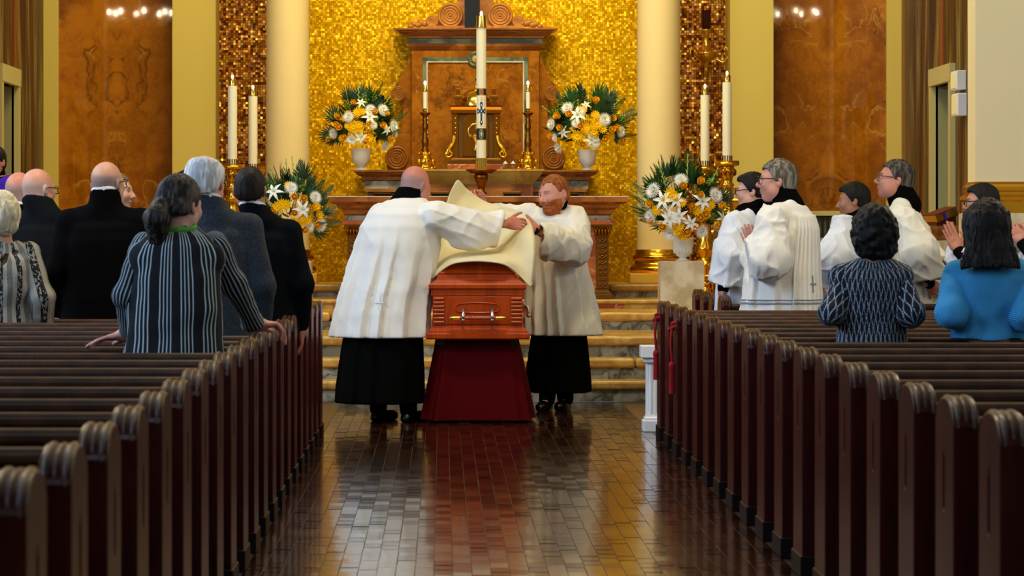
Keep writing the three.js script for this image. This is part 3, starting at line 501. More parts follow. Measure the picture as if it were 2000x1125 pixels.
    mesh('stem', lathe([[0.03, 0.1], [0.028, 0.17], [0.04, 0.19], [0.022, 0.205], [0.03, 0.23], [0.034, 0.27], [0.02, 0.32], [0.03, 0.33], [0.018, 0.345], [0.022, 0.37], [0.03, 0.4], [0.018, 0.45], [0.028, 0.465], [0.016, 0.48], [0.024, 0.5], [0.05, 0.525], [0.052, 0.532], [0.016, 0.535], [0.014, 0.57], [0.018, 0.572], [0.0, 0.573]], 20), M.giltDark, c);
    mesh('candle', new THREE.CylinderGeometry(0.019, 0.019, 0.17, 16).translate(0, 0.655, 0), M.wax, c);
    mesh('follower', lathe([[0.021, 0.725], [0.027, 0.735], [0.02, 0.745], [0.012, 0.785], [0.0, 0.79]], 16), M.brass, c);
    mesh('flame', new THREE.SphereGeometry(0.011, 10, 8).scale(1, 1.7, 1).translate(0, 0.806, 0), M.flame, c);
  }
  for (const [i, px] of [987, 1002].entries()) { const c = thing('glass_cruet', 'small glass jar with white lid on the shelf, ' + (i ? 'nearer the right candlestick' : 'nearer the tabernacle'), 'jar', V(at(px, 330, 33.5).x, YT + g0 + 0.005, -33.5), 0, 'glass jars on the shelf'); mesh('jar', lathe([[0, 0.002], [0.026, 0.002], [0.03, 0.02], [0.028, 0.045], [0.02, 0.055]], 16), M.glass, c); mesh('lid', lathe([[0.022, 0.055], [0.022, 0.062], [0.008, 0.07], [0.006, 0.08], [0, 0.082]], 12), M.ceramic, c); }
}
// ---------------------------------------------------------------- paschal candle with its incised print
{
  const cv = document.createElement('canvas'); cv.width = 512; cv.height = 1024; const c = cv.getContext('2d');
  c.fillStyle = '#efe6c8'; c.fillRect(0, 0, 512, 1024);
  const Y = (py) => (py - 52) / 258 * 1024;      // rows of the photograph along the candle
  const band = (a, b, col) => { c.fillStyle = col; c.fillRect(0, Y(a), 512, Y(b) - Y(a)); };
  const mid = 256;
  for (const [a, b] of [[173, 187.5], [251, 275]]) { band(a, b, '#b48a20'); band(a + 1.6, b - 1.6, '#1a1e22'); }
  for (let k = 0; k < 3; k++) { const x = mid + (k - 1) * 170; c.fillStyle = '#a85a28'; c.beginPath(); c.ellipse(x, Y(180), 26, 20, 0, 0, 7); c.fill(); c.strokeStyle = '#d8b450'; c.lineWidth = 5; c.beginPath(); c.ellipse(x, Y(180), 36, 24, 0, 0, 7); c.stroke(); c.strokeStyle = '#cfc6a0'; c.beginPath(); c.ellipse(x, Y(263), 34, 34, 0, 0, 7); c.stroke(); c.fillStyle = '#8c8468'; c.beginPath(); c.ellipse(x, Y(263), 20, 22, 0, 0, 7); c.fill(); c.fillStyle = '#e6d9a8'; c.fillRect(x - 4, Y(258), 8, Y(268) - Y(258)); c.fillRect(x - 13, Y(261), 26, 8); }
  c.fillStyle = '#c8a428'; c.font = 'bold 54px serif'; c.textAlign = 'center'; c.fillText('\u0391', mid, Y(199)); c.fillText('\u03a9', mid, Y(249));
  c.fillStyle = '#131a4a'; c.fillRect(mid - 15, Y(204), 30, Y(240) - Y(204)); c.fillRect(mid - 66, Y(215), 132, 26); for (const [x, y] of [[mid, 205], [mid, 240], [mid - 62, 218], [mid + 62, 218]]) { c.beginPath(); c.ellipse(x, Y(y), 24, 22, 0, 0, 7); c.fill(); }
  c.fillStyle = '#e8ecf4'; for (const [x, y] of [[mid, 206], [mid, 218], [mid - 58, 218.3], [mid + 58, 218.3], [mid, 239]]) { c.beginPath(); c.ellipse(x, Y(y), 9, 9, 0, 0, 7); c.fill(); }
  const t = new THREE.CanvasTexture(cv); t.colorSpace = THREE.SRGBColorSpace; t.wrapS = THREE.RepeatWrapping; t.offset.x = 0.5;
  const d = 31.2, top = at(939, 52, d).y - YP, bot = at(939, 309, d).y - YP;
  const g = thing('paschal_candle', 'tall white paschal candle with navy cross and dark bands on a brass stand', 'candle', V(at(940, 0, d).x, YP, -d));
  mesh('candle', new THREE.CylinderGeometry(0.0425, 0.0425, top - bot, 32).translate(0, (top + bot) / 2, 0), phys({ map: t, roughness: 0.5 }), g);
  mesh('follower', lathe([[0.046, top - 0.012], [0.05, top - 0.008], [0.042, top + 0.01], [0.04, top + 0.085], [0.042, top + 0.092], [0.012, top + 0.094]], 24), M.brass, g);
  mesh('flame', new THREE.SphereGeometry(0.011, 10, 8).scale(1, 1.8, 1).translate(0, top + 0.112, 0), M.flame, g);
  const so = []; for (let i = 0; i < 14; i++) { const a = i / 14 * 6.283; so.push(new THREE.CylinderGeometry(0.006, 0.006, 0.096, 8).translate(0.043 * Math.cos(a), bot - 0.046, 0.043 * Math.sin(a))); }
  mesh('socket', merge([...so, new THREE.CylinderGeometry(0.04, 0.04, 0.09, 24).translate(0, bot - 0.046, 0)]), M.brass, g);
  const b = bot - 0.094;
  mesh('drip_pan', lathe([[0.0, b], [0.13, b], [0.136, b - 0.008], [0.13, b - 0.02], [0.11, b - 0.024], [0.1, b - 0.036], [0.05, b - 0.04]], 40), M.giltDark, g);
  mesh('stand', lathe([[0.055, b - 0.04], [0.06, b - 0.05], [0.066, b - 0.07], [0.058, b - 0.1], [0.04, b - 0.13], [0.045, b - 0.14], [0.032, b - 0.15], [0.03, b - 0.19], [0.05, b - 0.2], [0.05, b - 0.21], [0.034, b - 0.22], [0.03, b - 0.3], [0.045, b - 0.32], [0.05, b - 0.4], [0.035, b - 0.6], [0.06, b - 0.66], [0.05, b - 0.72], [0.11, b - 0.78], [0.15, 0.06], [0.17, 0.03], [0.17, 0]], 28), M.giltDark, g);
}
// ---------------------------------------------------------------- tall gilt candle stands with processional candles
function candleStand(px, pyTop, pyWax, pyBot, d, label) {
  const base = at(px, 0, d), g = thing('candle_stand', label, 'candle stand', V(base.x, YP, -d), 0, 'tall candle stands');
  const t = at(px, pyBot, d).y - YP, w = at(px, pyWax, d).y - YP, r = 0.04;
  mesh('foot', (() => { const l = []; for (let i = 0; i < 3; i++) { const a = i / 3 * 6.283 + 0.52; l.push(tube([V(0, 0.34, 0), V(0.09 * Math.cos(a), 0.27, 0.09 * Math.sin(a)), V(0.1 * Math.cos(a), 0.14, 0.1 * Math.sin(a)), V(0.16 * Math.cos(a), 0.05, 0.16 * Math.sin(a)), V(0.18 * Math.cos(a), 0.03, 0.18 * Math.sin(a))], 0.036, 14, 8), new THREE.SphereGeometry(0.036, 10, 8).translate(0.18 * Math.cos(a), 0.036, 0.18 * Math.sin(a)), new THREE.SphereGeometry(0.05, 10, 8).translate(0.07 * Math.cos(a + 1), 0.16, 0.07 * Math.sin(a + 1)), new THREE.TorusGeometry(0.035, 0.014, 6, 14).rotateY(-a).translate(0.11 * Math.cos(a + 1), 0.26, 0.11 * Math.sin(a + 1))); } return merge(l); })(), M.gilt, g);
  const k = (t - 0.36) / 0.88; const Yk = (y) => 0.36 + (y - 0.36) * k;
  mesh('stem', lathe([[0.06, 0.2], [0.07, 0.33], [0.1, 0.37], [0.105, 0.4], [0.06, 0.43], [0.05, 0.46], [0.085, 0.5], [0.09, 0.54], [0.055, 0.6], [0.075, 0.63], [0.05, 0.66], [0.058, 0.72], [0.075, 0.78], [0.05, 0.86], [0.045, 0.92], [0.062, 0.94], [0.062, 0.96], [0.045, 0.975], [0.045, 1.02], [0.06, 1.035], [0.06, 1.05], [0.045, 1.06], [0.048, 1.1], [0.07, 1.14], [0.075, 1.165], [0.06, 1.18], [0.06, 1.19], [0.1, 1.2], [0.106, 1.21], [0.106, 1.24]].map(([r2, y]) => [r2, Yk(y)]).concat([[0, t]]), 28), M.gilt, g);
  const or = []; for (let i = 0; i < 10; i++) { const a = i / 10 * 6.283; or.push(new THREE.SphereGeometry(0.016, 8, 6).scale(1, 2, 1).translate(0.066 * Math.cos(a), Yk(1.145), 0.066 * Math.sin(a)), new THREE.SphereGeometry(0.015, 8, 6).scale(1, 2.4, 1).translate(0.07 * Math.cos(a), Yk(0.78), 0.07 * Math.sin(a))); }
  mesh('ornament', merge(or), M.giltDark, g);
  const cr = []; for (let i = 0; i < 12; i++) { const a = i / 12 * 6.283; cr.push(bx(0.01, 0.045, 0.008).rotateY(-a + Math.PI / 2).translate(0.042 * Math.cos(a), t + 0.022, 0.042 * Math.sin(a))); } mesh('socket', merge(cr), M.bronze, g);
  mesh('candle', lathe([[0, t + 0.002], [r, t + 0.002], [r, w], [0.012, w + 0.002], [0, w]], 24), M.wax, g);
  mesh('follower', lathe([[0.03, w], [0.031, w + 0.06], [0.012, w + 0.064]], 20), M.brass, g);
  mesh('flame', new THREE.SphereGeometry(0.01, 10, 8).scale(1, 1.7, 1).translate(0, w + 0.08, 0), M.flame, g);
}
candleStand(454, 155, 168, 321, 31.5, 'gilt stand with the taller candle, left of the left column');
candleStand(494, 177, 188, 330, 31.9, 'gilt stand with the shorter candle, beside the left column');
candleStand(1377, 173, 186, 324, 31.9, 'gilt stand with the shorter candle, beside the right column behind flowers');
candleStand(1420, 147, 161, 314, 31.3, 'gilt stand with the taller candle, right of the flowers');
// ---------------------------------------------------------------- sanctuary lamp on the bronze mosaic
{
  const d = 34.35, g = thing('sanctuary_lamp', 'brass sanctuary lamp with dark ruby glass on the right mosaic strip', 'lamp', V(at(1379, 0, d).x, 0, -d));
  const Y = (py) => at(0, py, d).y;
  mesh('glass', lathe([[0.036, Y(58)], [0.046, Y(50)], [0.046, Y(24)], [0.05, Y(20)]], 24), M.rubyGlass, g);
  mesh('candle', new THREE.CylinderGeometry(0.02, 0.02, 0.1, 12).translate(0, Y(54), 0), std({ color: 0x50060a, emissive: 0x800818, emissiveIntensity: 0.6 }), g);
  mesh('body', lathe([[0, Y(152)], [0.012, Y(150)], [0.012, Y(140)], [0.02, Y(137)], [0.012, Y(133)], [0.02, Y(126)], [0.03, Y(122)], [0.075, Y(116)], [0.11, Y(108)], [0.112, Y(103)], [0.1, Y(101)], [0.05, Y(97)], [0.045, Y(88)], [0.02, Y(82)], [0.025, Y(77)], [0.016, Y(72)], [0.045, Y(64)], [0.05, Y(58)], [0.04, Y(57)]], 28), M.brass, g);
  for (let i = 0; i < 3; i++) { const a = i / 3 * 6.283 + 0.3; mesh('handle', tube([V(0.1 * Math.cos(a), Y(103), 0.1 * Math.sin(a)), V(0.19 * Math.cos(a), Y(93), 0.19 * Math.sin(a)), V(0.215 * Math.cos(a), Y(107), 0.215 * Math.sin(a)), V(0.17 * Math.cos(a), Y(122), 0.17 * Math.sin(a)), V(0.1 * Math.cos(a), Y(116), 0.1 * Math.sin(a))], 0.01, 20, 6), M.brass, g); }
  mesh('wall_bracket', tube([V(0, Y(137), 0), V(0, Y(140), -0.12), V(0, Y(136), -0.21)], 0.012, 10, 6), M.brass, g);
}
// ---------------------------------------------------------------- chandeliers over the pews; the polished panels mirror them
for (const s of [-1, 1]) {
  const g = thing('chandelier', 'brass chandelier of candle bulbs hanging over the ' + (s < 0 ? 'left' : 'right') + ' pews', 'chandelier', V(s * 4.35, 4.15, -20), 0, 'nave chandeliers');
  mesh('ring', new THREE.TorusGeometry(0.42, 0.018, 8, 40).rotateX(Math.PI / 2), M.brass, g); mesh('stem', new THREE.CylinderGeometry(0.014, 0.014, 5.2, 8).translate(0, 2.6, 0), M.brass, g); mesh('hub', new THREE.SphereGeometry(0.09, 16, 12), M.brass, g);
  for (let i = 0; i < 8; i++) {
    const a = i / 8 * 6.283 + 0.2, x = 0.42 * Math.cos(a), z = 0.42 * Math.sin(a);
    const arm = mesh('arm', tube([V(0, 0, 0), V(x * 0.5, -0.08, z * 0.5), V(x, 0, z), V(x, 0.06, z)], 0.01, 12, 6), M.brass, g); mesh('bulb', new THREE.SphereGeometry(0.022, 10, 8).scale(1, 1.6, 1).translate(x, 0.11, z), M.bulb, arm);
    const l = new THREE.PointLight(new THREE.Color(1, 0.78, 0.48), 3, 0, 2); l.position.set(s * 4.35 + x, 4.26, -20 + z); l.castShadow = true; scene.add(l);
  }
}
// ---------------------------------------------------------------- casket on its skirted bier
const DC = 25.1, CXC = at(933, 0, DC).x;
{
  const g = thing('casket', 'polished red-brown wooden casket with stepped lid and swing handles', 'casket', V(CXC, 0, -DC - 1.05));
  const L = 2.1, y0 = 0.581;
  const run = (prof) => { const pts = prof.map(([x, y]) => [x, y]).concat(prof.slice().reverse().map(([x, y]) => [-x, y])); return extrude(pts, L, 0.004, -L / 2); };
  // hip-ended solids so that the tiers step in at the ends too
  const tier = (rows) => { const pos = [], q = (a, b, c, d) => pos.push(...a, ...b, ...c, ...a, ...c, ...d); for (let i = 0; i < rows.length - 1; i++) { const [w, l, y] = rows[i], [W, K, Y] = rows[i + 1]; const A = [[-w, y, l], [w, y, l], [w, y, -l], [-w, y, -l]], B = [[-W, Y, K], [W, Y, K], [W, Y, -K], [-W, Y, -K]]; for (let j = 0; j < 4; j++) q(A[j], A[(j + 1) % 4], B[(j + 1) % 4], B[j]); } const c = (r, up) => { const [w, l, y] = r, A = [[-w, y, l], [w, y, l], [w, y, -l], [-w, y, -l]]; up ? q(A[0], A[1], A[2], A[3]) : q(A[3], A[2], A[1], A[0]); }; c(rows[0], false); c(rows[rows.length - 1], true); const b = new THREE.BufferGeometry(); b.setAttribute('position', new THREE.Float32BufferAttribute(pos, 3)); b.computeVertexNormals(); return uvM(b); };
  const h = L / 2;
  mesh('base_moulding', tier([[0.352, h + 0.02, y0], [0.36, h + 0.028, y0 + 0.008], [0.36, h + 0.028, y0 + 0.036], [0.345, h + 0.014, y0 + 0.042], [0.34, h + 0.01, y0 + 0.06], [0.322, h - 0.008, y0 + 0.078], [0.318, h - 0.012, y0 + 0.095]]), M.casket, g);
  mesh('body', tier([[0.31, h - 0.02, y0 + 0.09], [0.31, h - 0.02, y0 + 0.35]]), M.casket, g);
  mesh('upper_band', tier([[0.322, h - 0.008, y0 + 0.302], [0.322, h - 0.008, y0 + 0.348]]), M.casket, g);
  mesh('rim', tier([[0.33, h, y0 + 0.346], [0.338, h + 0.008, y0 + 0.352], [0.338, h + 0.008, y0 + 0.376], [0.33, h, y0 + 0.386]]), M.casket, g);
  mesh('lid_lower_tier', tier([[0.322, h - 0.01, y0 + 0.386], [0.29, h - 0.03, y0 + 0.41], [0.266, h - 0.045, y0 + 0.447]]), M.casket, g);
  mesh('lid_crown', tier([[0.252, h - 0.055, y0 + 0.445], [0.262, h - 0.045, y0 + 0.456], [0.205, h - 0.07, y0 + 0.502], [0.148, h - 0.1, y0 + 0.534], [0.08, h - 0.14, y0 + 0.54]]), M.casket, g);
  mesh('end_panel', rb(0.44, 0.195, 0.012, 0.004, 0, y0 + 0.199, h - 0.016), M.casket, g);
  for (const s of [-1, 1]) {
    const p = mesh('corner_post', bx(0.084, 0.2, 0.02, s * 0.268, y0 + 0.199, h - 0.014), M.casket, g);
    for (let i = 0; i < 7; i++) mesh('bead', new THREE.CylinderGeometry(0.011, 0.011, 0.07, 12, 1).rotateZ(Math.PI / 2).scale(1, 1.05, 1).translate(s * 0.268, y0 + 0.117 + i * 0.027, h - 0.004), M.casket, p);
    mesh('panel_moulding', bx(0.012, 0.2, 0.016, s * 0.222, y0 + 0.199, h - 0.012), M.casket, g);
  }
  // swing bar handle at the end
  const hd = mesh('handle_bar', new THREE.CylinderGeometry(0.014, 0.014, 0.24, 16).rotateZ(Math.PI / 2).translate(0, y0 + 0.148, h + 0.05), M.casket, g);
  for (const s of [-1, 1]) {
    mesh('tip', merge([new THREE.CylinderGeometry(0.012, 0.012, 0.05, 14).rotateZ(Math.PI / 2).translate(s * 0.15, y0 + 0.148, h + 0.05), new THREE.SphereGeometry(0.013, 12, 8).translate(s * 0.183, y0 + 0.148, h + 0.05)]), M.brass, hd);
    mesh('bracket', merge([tube([V(s * 0.1, y0 + 0.215, h - 0.005), V(s * 0.1, y0 + 0.2, h + 0.03), V(s * 0.1, y0 + 0.165, h + 0.058), V(s * 0.1, y0 + 0.135, h + 0.055)], 0.011, 12, 8), new THREE.SphereGeometry(0.013, 10, 8).translate(s * 0.1, y0 + 0.134, h + 0.054)]), M.chrome, hd);
  }
  mesh('handle_plate', tube([V(-0.15, y0 + 0.2, h - 0.008), V(-0.145, y0 + 0.235, h - 0.008), V(-0.11, y0 + 0.245, h - 0.008), V(0, y0 + 0.252, h - 0.008), V(0.11, y0 + 0.245, h - 0.008), V(0.145, y0 + 0.235, h - 0.008), V(0.15, y0 + 0.2, h - 0.008), V(0.1, y0 + 0.187, h - 0.008), V(-0.1, y0 + 0.187, h - 0.008)], 0.005, 50, 6, true), M.casket, g);
  for (const s of [-1, 1]) { // side handles
    mesh('side_handle', merge([new THREE.CylinderGeometry(0.014, 0.014, 1.7, 12).rotateX(Math.PI / 2).translate(s * 0.355, y0 + 0.16, 0), new THREE.SphereGeometry(0.016, 10, 8).translate(s * 0.355, y0 + 0.16, 0.86), new THREE.SphereGeometry(0.016, 10, 8).translate(s * 0.355, y0 + 0.16, -0.86)]), M.brass, g);
    for (const z of [-0.7, -0.25, 0.25, 0.7]) mesh('bracket', tube([V(s * 0.31, y0 + 0.23, z), V(s * 0.345, y0 + 0.225, z), V(s * 0.357, y0 + 0.19, z), V(s * 0.355, y0 + 0.15, z)], 0.01, 10, 6), M.chrome, g);
  }
  // bier with a gathered velvet skirt
  const b = thing('bier', 'casket bier hidden by a gathered dark red velvet skirt', 'bier', V(CXC, 0, -DC - 1.05));
  mesh('frame', bx(0.56, 0.04, 1.86, 0, 0.56, 0), M.black, b);
  const pos = [], idx = [], n = 260, rowsY = [0.575, 0.565, 0.5, 0.35, 0.18, 0.02];
  rowsY.forEach((y, r) => { for (let i = 0; i < n; i++) { const t = i / n * 6.28318, u = 1 - y / 0.575, a = 0.29 + 0.085 * u, c = 0.94 + 0.1 * u, e = 0.22; const cs = Math.cos(t), sn = Math.sin(t); const fold = (r > 1 ? 0.006 + 0.036 * u : 0.003) * (Math.sin(i * 0.39 + Math.sin(i * 0.07) * 2.2) * 0.6 + Math.sin(i * 0.171 + 1) * 0.6); const sx = Math.sign(cs) * Math.pow(Math.abs(cs), e) * a, sz = Math.sign(sn) * Math.pow(Math.abs(sn), e) * c; const l = Math.hypot(sx / a, sz / c); pos.push(sx * (1 + fold / a / l), y, sz * (1 + fold / c)); } });
  for (let r = 0; r < rowsY.length - 1; r++) for (let i = 0; i < n; i++) { const a = r * n + i, q = r * n + (i + 1) % n; idx.push(a, q, a + n, q, q + n, a + n); }
  const sk = new THREE.BufferGeometry(); sk.setAttribute('position', new THREE.Float32BufferAttribute(pos, 3)); sk.setIndex(idx); sk.computeVertexNormals(); M.velvet.side = THREE.DoubleSide; mesh('skirt', sk, M.velvet, b);
}
// ---------------------------------------------------------------- the white pall, half unfolded and lifted by the two priests
{
  // rows run from the hem over the lid's front edge up to the lifted far edge; each point: photo column, row, depth
  const R = [
    [[838, 548, 25.28], [846, 541, 25.2], [868, 524, 25.14], [890, 512, 25.08], [932, 510, 25.06], [975, 513, 25.06], [1002, 524, 25.1], [1022, 545, 25.12], [1035, 557, 25.1], [1039, 553, 25.14]],
    [[838, 544, 25.36], [846, 533, 25.26], [868, 516, 25.2], [892, 505, 25.16], [932, 501, 25.14], [972, 503, 25.14], [1002, 511, 25.14], [1024, 525, 25.14], [1040, 528, 25.12], [1044, 526, 25.2]],
    [[842, 528, 25.55], [850, 518, 25.48], [870, 503, 25.5], [895, 494, 25.5], [932, 490, 25.5], [968, 491, 25.45], [998, 494, 25.3], [1022, 497, 25.2], [1042, 494, 25.16], [1046, 492, 25.24]],
    [[847, 512, 25.75], [854, 505, 25.75], [872, 492, 25.85], [895, 484, 25.95], [930, 479, 26.0], [962, 474, 25.9], [992, 468, 25.6], [1018, 462, 25.35], [1040, 462, 25.25], [1045, 462, 25.3]],
    [[850, 500, 26.0], [856, 492, 26.02], [872, 480, 26.15], [892, 470, 26.25], [922, 462, 26.3], [955, 452, 26.2], [986, 446, 25.9], [1012, 441, 25.62], [1034, 438, 25.5], [1040, 440, 25.5]],
    [[852, 486, 26.3], [858, 470, 26.32], [868, 448, 26.4], [884, 434, 26.5], [910, 428, 26.5], [944, 424, 26.45], [978, 422, 26.2], [1008, 424, 25.85], [1030, 428, 25.66], [1036, 433, 25.62]],
    [[858, 460, 26.5], [864, 434, 26.5], [872, 406, 26.5], [886, 392, 26.55], [908, 396, 26.6], [940, 403, 26.6], [975, 410, 26.4], [1005, 416, 26.0], [1026, 423, 25.76], [1032, 430, 25.72]],
    [[864, 436, 26.6], [869, 408, 26.58], [880, 374, 26.56], [894, 355, 26.56], [914, 372, 26.66], [944, 391, 26.7], [976, 402, 26.5], [1004, 409, 26.1], [1022, 418, 25.84], [1029, 427, 25.8]],
    [[868, 432, 26.72], [873, 412, 26.72], [884, 384, 26.72], [895, 360, 26.66], [913, 378, 26.8], [942, 396, 26.84], [974, 408, 26.6], [1000, 416, 26.2], [1018, 424, 25.96], [1026, 430, 25.9]],
    [[874, 452, 26.9], [880, 440, 26.95], [892, 424, 27.0], [908, 420, 27.0], [928, 426, 27.0], [948, 434, 27.0], [970, 440, 26.8], [992, 444, 26.5], [1008, 448, 26.3], [1016, 450, 26.2]],
  ].map((r) => r.map(([x, y, d]) => at(x, y, d)));
  const cr = (p, t) => { const n = p.length - 1, s = clamp(t, 0, 1) * n, i = Math.min(Math.floor(s), n - 1), f = s - i, q = (k) => p[clamp(k, 0, n)], a = q(i - 1), b = q(i), c = q(i + 1), d = q(i + 2); const h = (A, B, C, D) => 0.5 * ((2 * B) + (C - A) * f + (2 * A - 5 * B + 4 * C - D) * f * f + (3 * B - A - 3 * C + D) * f * f * f); return V(h(a.x, b.x, c.x, d.x), h(a.y, b.y, c.y, d.y), h(a.z, b.z, c.z, d.z)); };
  const NU = 110, NV = 100, pos = [], uv = [], idx = [];
  const P = []; for (let i = 0; i <= NU; i++) { const col = R.map((r) => cr(r, i / NU)); for (let j = 0; j <= NV; j++) { const p = cr(col, j / NV), u = i / NU, v = j / NV; const w = Math.sin(u * 21 + v * 5) * 0.006 * sstep(0.25, 0.5, v) + (vnoise(u * 9 + v * 4, v * 7, 0, 5) - 0.5) * 0.04 - Math.pow(1 - Math.abs(2 * vnoise(u * 6 - v * 5, v * 3, 0, 9) - 1), 6) * 0.02 * sstep(0.1, 0.3, v); p.z += w; p.y += w * 0.3; P.push(p); } }
  for (const s of [0, 1]) for (const [q, p] of P.entries()) { pos.push(p.x, p.y - s * 0.004, p.z - s * 0.004); uv.push(Math.floor(q / (NV + 1)) / NU, (q % (NV + 1)) / NV); }
  const n = P.length; for (let i = 0; i < NU; i++) for (let j = 0; j < NV; j++) { const a = i * (NV + 1) + j, b = a + NV + 1; idx.push(a, b, a + 1, b, b + 1, a + 1); idx.push(n + a, n + a + 1, n + b, n + b, n + a + 1, n + b + 1); }
  const g = new THREE.BufferGeometry(); g.setAttribute('position', new THREE.Float32BufferAttribute(pos, 3)); g.setAttribute('uv', new THREE.Float32BufferAttribute(uv, 2)); g.setIndex(idx); g.computeVertexNormals();
  const pall = thing('pall', 'cream cloth pall lifted over the casket lid by two priests', 'cloth'); mesh('cloth', g, M.pall, pall);
  const hem = tube(Array.from({ length: 40 }, (_, i) => P[Math.round(i / 39 * NU) * (NV + 1)]), 0.006, 80, 6); mesh('hem', hem, M.pall, pall);
}
// ---------------------------------------------------------------- pews
const PEW_END = (() => { // profile of an end: upright with an arched head, seen from the aisle; u runs from the back edge (0) towards the altar
  const W = 0.36, T = 0.88, R = 0.075; const s = new THREE.Shape(); s.moveTo(0, 0); s.lineTo(W, 0); s.lineTo(W, T - R); s.bezierCurveTo(W - 0.005, T - 0.03, W * 0.75, T, W / 2, T); s.bezierCurveTo(W * 0.25, T, 0.005, T - 0.03, 0, T - R); s.lineTo(0, 0); return s;
})();
const slot = (k = 0) => { const h = new THREE.Path(), c = 0.19, w = 0.016 - k, y0 = 0.565 + k, y1 = 0.735 - k; h.moveTo(c - w, y0 + 0.02); h.absarc(c, y0 + 0.016, w, Math.PI, 0, false); h.lineTo(c + w, y1 - 0.03); h.lineTo(c, y1); h.lineTo(c - w, y1 - 0.03); h.lineTo(c - w, y0 + 0.02); return h; };
const PEW_PARTS = (() => {
  const th = 0.072; const core = extrude(PEW_END, th - 0.016, 0.006, 0, 12);
  const faceShape = PEW_END.clone(); faceShape.holes.push(slot());
  const face = uvM(new THREE.ExtrudeGeometry(faceShape, { depth: 0.014, bevelEnabled: true, bevelSize: 0.006, bevelThickness: 0.006, bevelOffset: -0.006, bevelSegments: 2, curveSegments: 12 }).translate(0, 0, th - 0.02));
  // extrusion runs along x (towards the aisle), u along -z
  const turn = (g) => g.rotateY(Math.PI / 2);
  const drop = new THREE.SphereGeometry(0.011, 10, 8).scale(1, 2.0, 0.5).translate(0.19, 0.586, th - 0.012);
  const foot = rb(0.38, 0.085, th + 0.016, 0.006, 0.18, 0.0425, th / 2);
  // cap mouldings: two raised ribs over the arched head
  const ribs = [0.014, th / 2, th - 0.014].map((z, i) => { const pts = []; for (let k = 0; k <= 16; k++) { const p = PEW_END.getPoint(0); } const c = [[0.004, 0.80], [0.012, 0.832], [0.05, 0.860], [0.11, 0.875], [0.18, 0.879], [0.25, 0.875], [0.31, 0.860], [0.348, 0.832], [0.356, 0.80]].map(([u, y]) => V(u, y, z)); return tube(c, i === 1 ? 0.0035 : 0.0055, 24, 6); });
  return { core: turn(merge([core])), face: turn(face), foot: turn(foot), cap: turn(merge(ribs)), drop: turn(drop) };
})();
function pew(side, d, x, len, label) { // side -1: left of the aisle; x is the aisle face of the end
  const g = thing('pew', label, 'pew', V(x, 0, -d), 0, side < 0 ? 'pews left of the aisle' : 'pews right of the aisle');
  // mirrored for the right-hand block so that the carved face looks into the aisle
  const put = (name, geo, mat, parent) => mesh(name, geo, mat, parent);
  const E = side < 0 ? PEW_L : PEW_R;
  const e = put('end_panel', E.core, M.pew, g); put('carved_face', E.face, M.pew, e); put('arched_cap', E.cap, M.rail, e); put('foot_block', E.foot, M.pewDark, e); put('drop', E.drop, M.varnish, e);
  const key = len.toFixed(2) + side; const P = PEW_LONG[key] || (PEW_LONG[key] = (() => { const c = side < 0 ? -len / 2 - 0.07 : len / 2 + 0.07;
    return { rail: rb(len, 0.05, 0.055, 0.02, c, 0.797, -0.2, 3), back: bx(len, 0.36, 0.022, c, 0.6, -0.215), seat: rb(len, 0.035, 0.4, 0.012, c, 0.44, -0.42), far: rb(0.06, 0.86, 0.36, 0.01, side < 0 ? -len - 0.1 : len + 0.1, 0.43, -0.2), rack: rb(len * 0.94, 0.02, 0.12, 0.006, c, 0.58, -0.13), bottom: bx(len, 0.1, 0.02, c, 0.37, -0.56) }; })());
  put('top_rail', P.rail, M.rail, g); put('backrest', P.back, M.pew, g); put('seat', P.seat, M.pew, g); put('book_rack', P.rack, M.pew, g); put('seat_rail', P.bottom, M.pewDark, g); put('far_end', P.far, M.pew, g);
  return g;
}
const PEW_LONG = {}, PEW_L = {}, PEW_R = {};
for (const k of Object.keys(PEW_PARTS)) { // after turning, the extrusion runs 0..0.072 along +x and u along -z
  PEW_L[k] = PEW_PARTS[k].clone().translate(-0.072, 0, 0);
  const m = PEW_PARTS[k].clone().scale(-1, 1, 1); const q = m.index ? m.toNonIndexed() : m; for (const a of Object.values(q.attributes)) for (let i = 0; i < q.attributes.position.count; i += 3) for (let j = 0; j < a.itemSize; j++) { const t = a.array[(i + 1) * a.itemSize + j]; a.array[(i + 1) * a.itemSize + j] = a.array[(i + 2) * a.itemSize + j]; a.array[(i + 2) * a.itemSize + j] = t; }
  PEW_R[k] = q.translate(0.072, 0, 0);
}
const ORD = ['first', 'second', 'third', 'fourth', 'fifth', 'sixth', 'seventh', 'eighth', 'ninth', 'tenth', 'eleventh', 'twelfth', 'thirteenth', 'fourteenth', 'fifteenth', 'sixteenth', 'seventeenth', 'eighteenth', 'nineteenth', 'twentieth', 'twenty-first'];
for (let j = 0; j < 21; j++) pew(-1, 6.79 + 0.825 * j, -1.066, 4.6, 'dark wooden pew left of the aisle, ' + ORD[j] + ' from the camera');
for (let i = 0; i < 18; i++) pew(1, 9.02 + 0.825 * i, 1.095, 4.6, 'dark wooden pew right of the aisle, ' + ORD[i] + ' from the camera');
for (let i = 0; i < 4; i++) { const q = pew(1, 25.1 + 0.86 * i, 1.64, 3.4, 'shorter pew set back in front of the right block, ' + ORD[i] + ' from the camera'); q.userData.group = 'short pews before the altar'; }
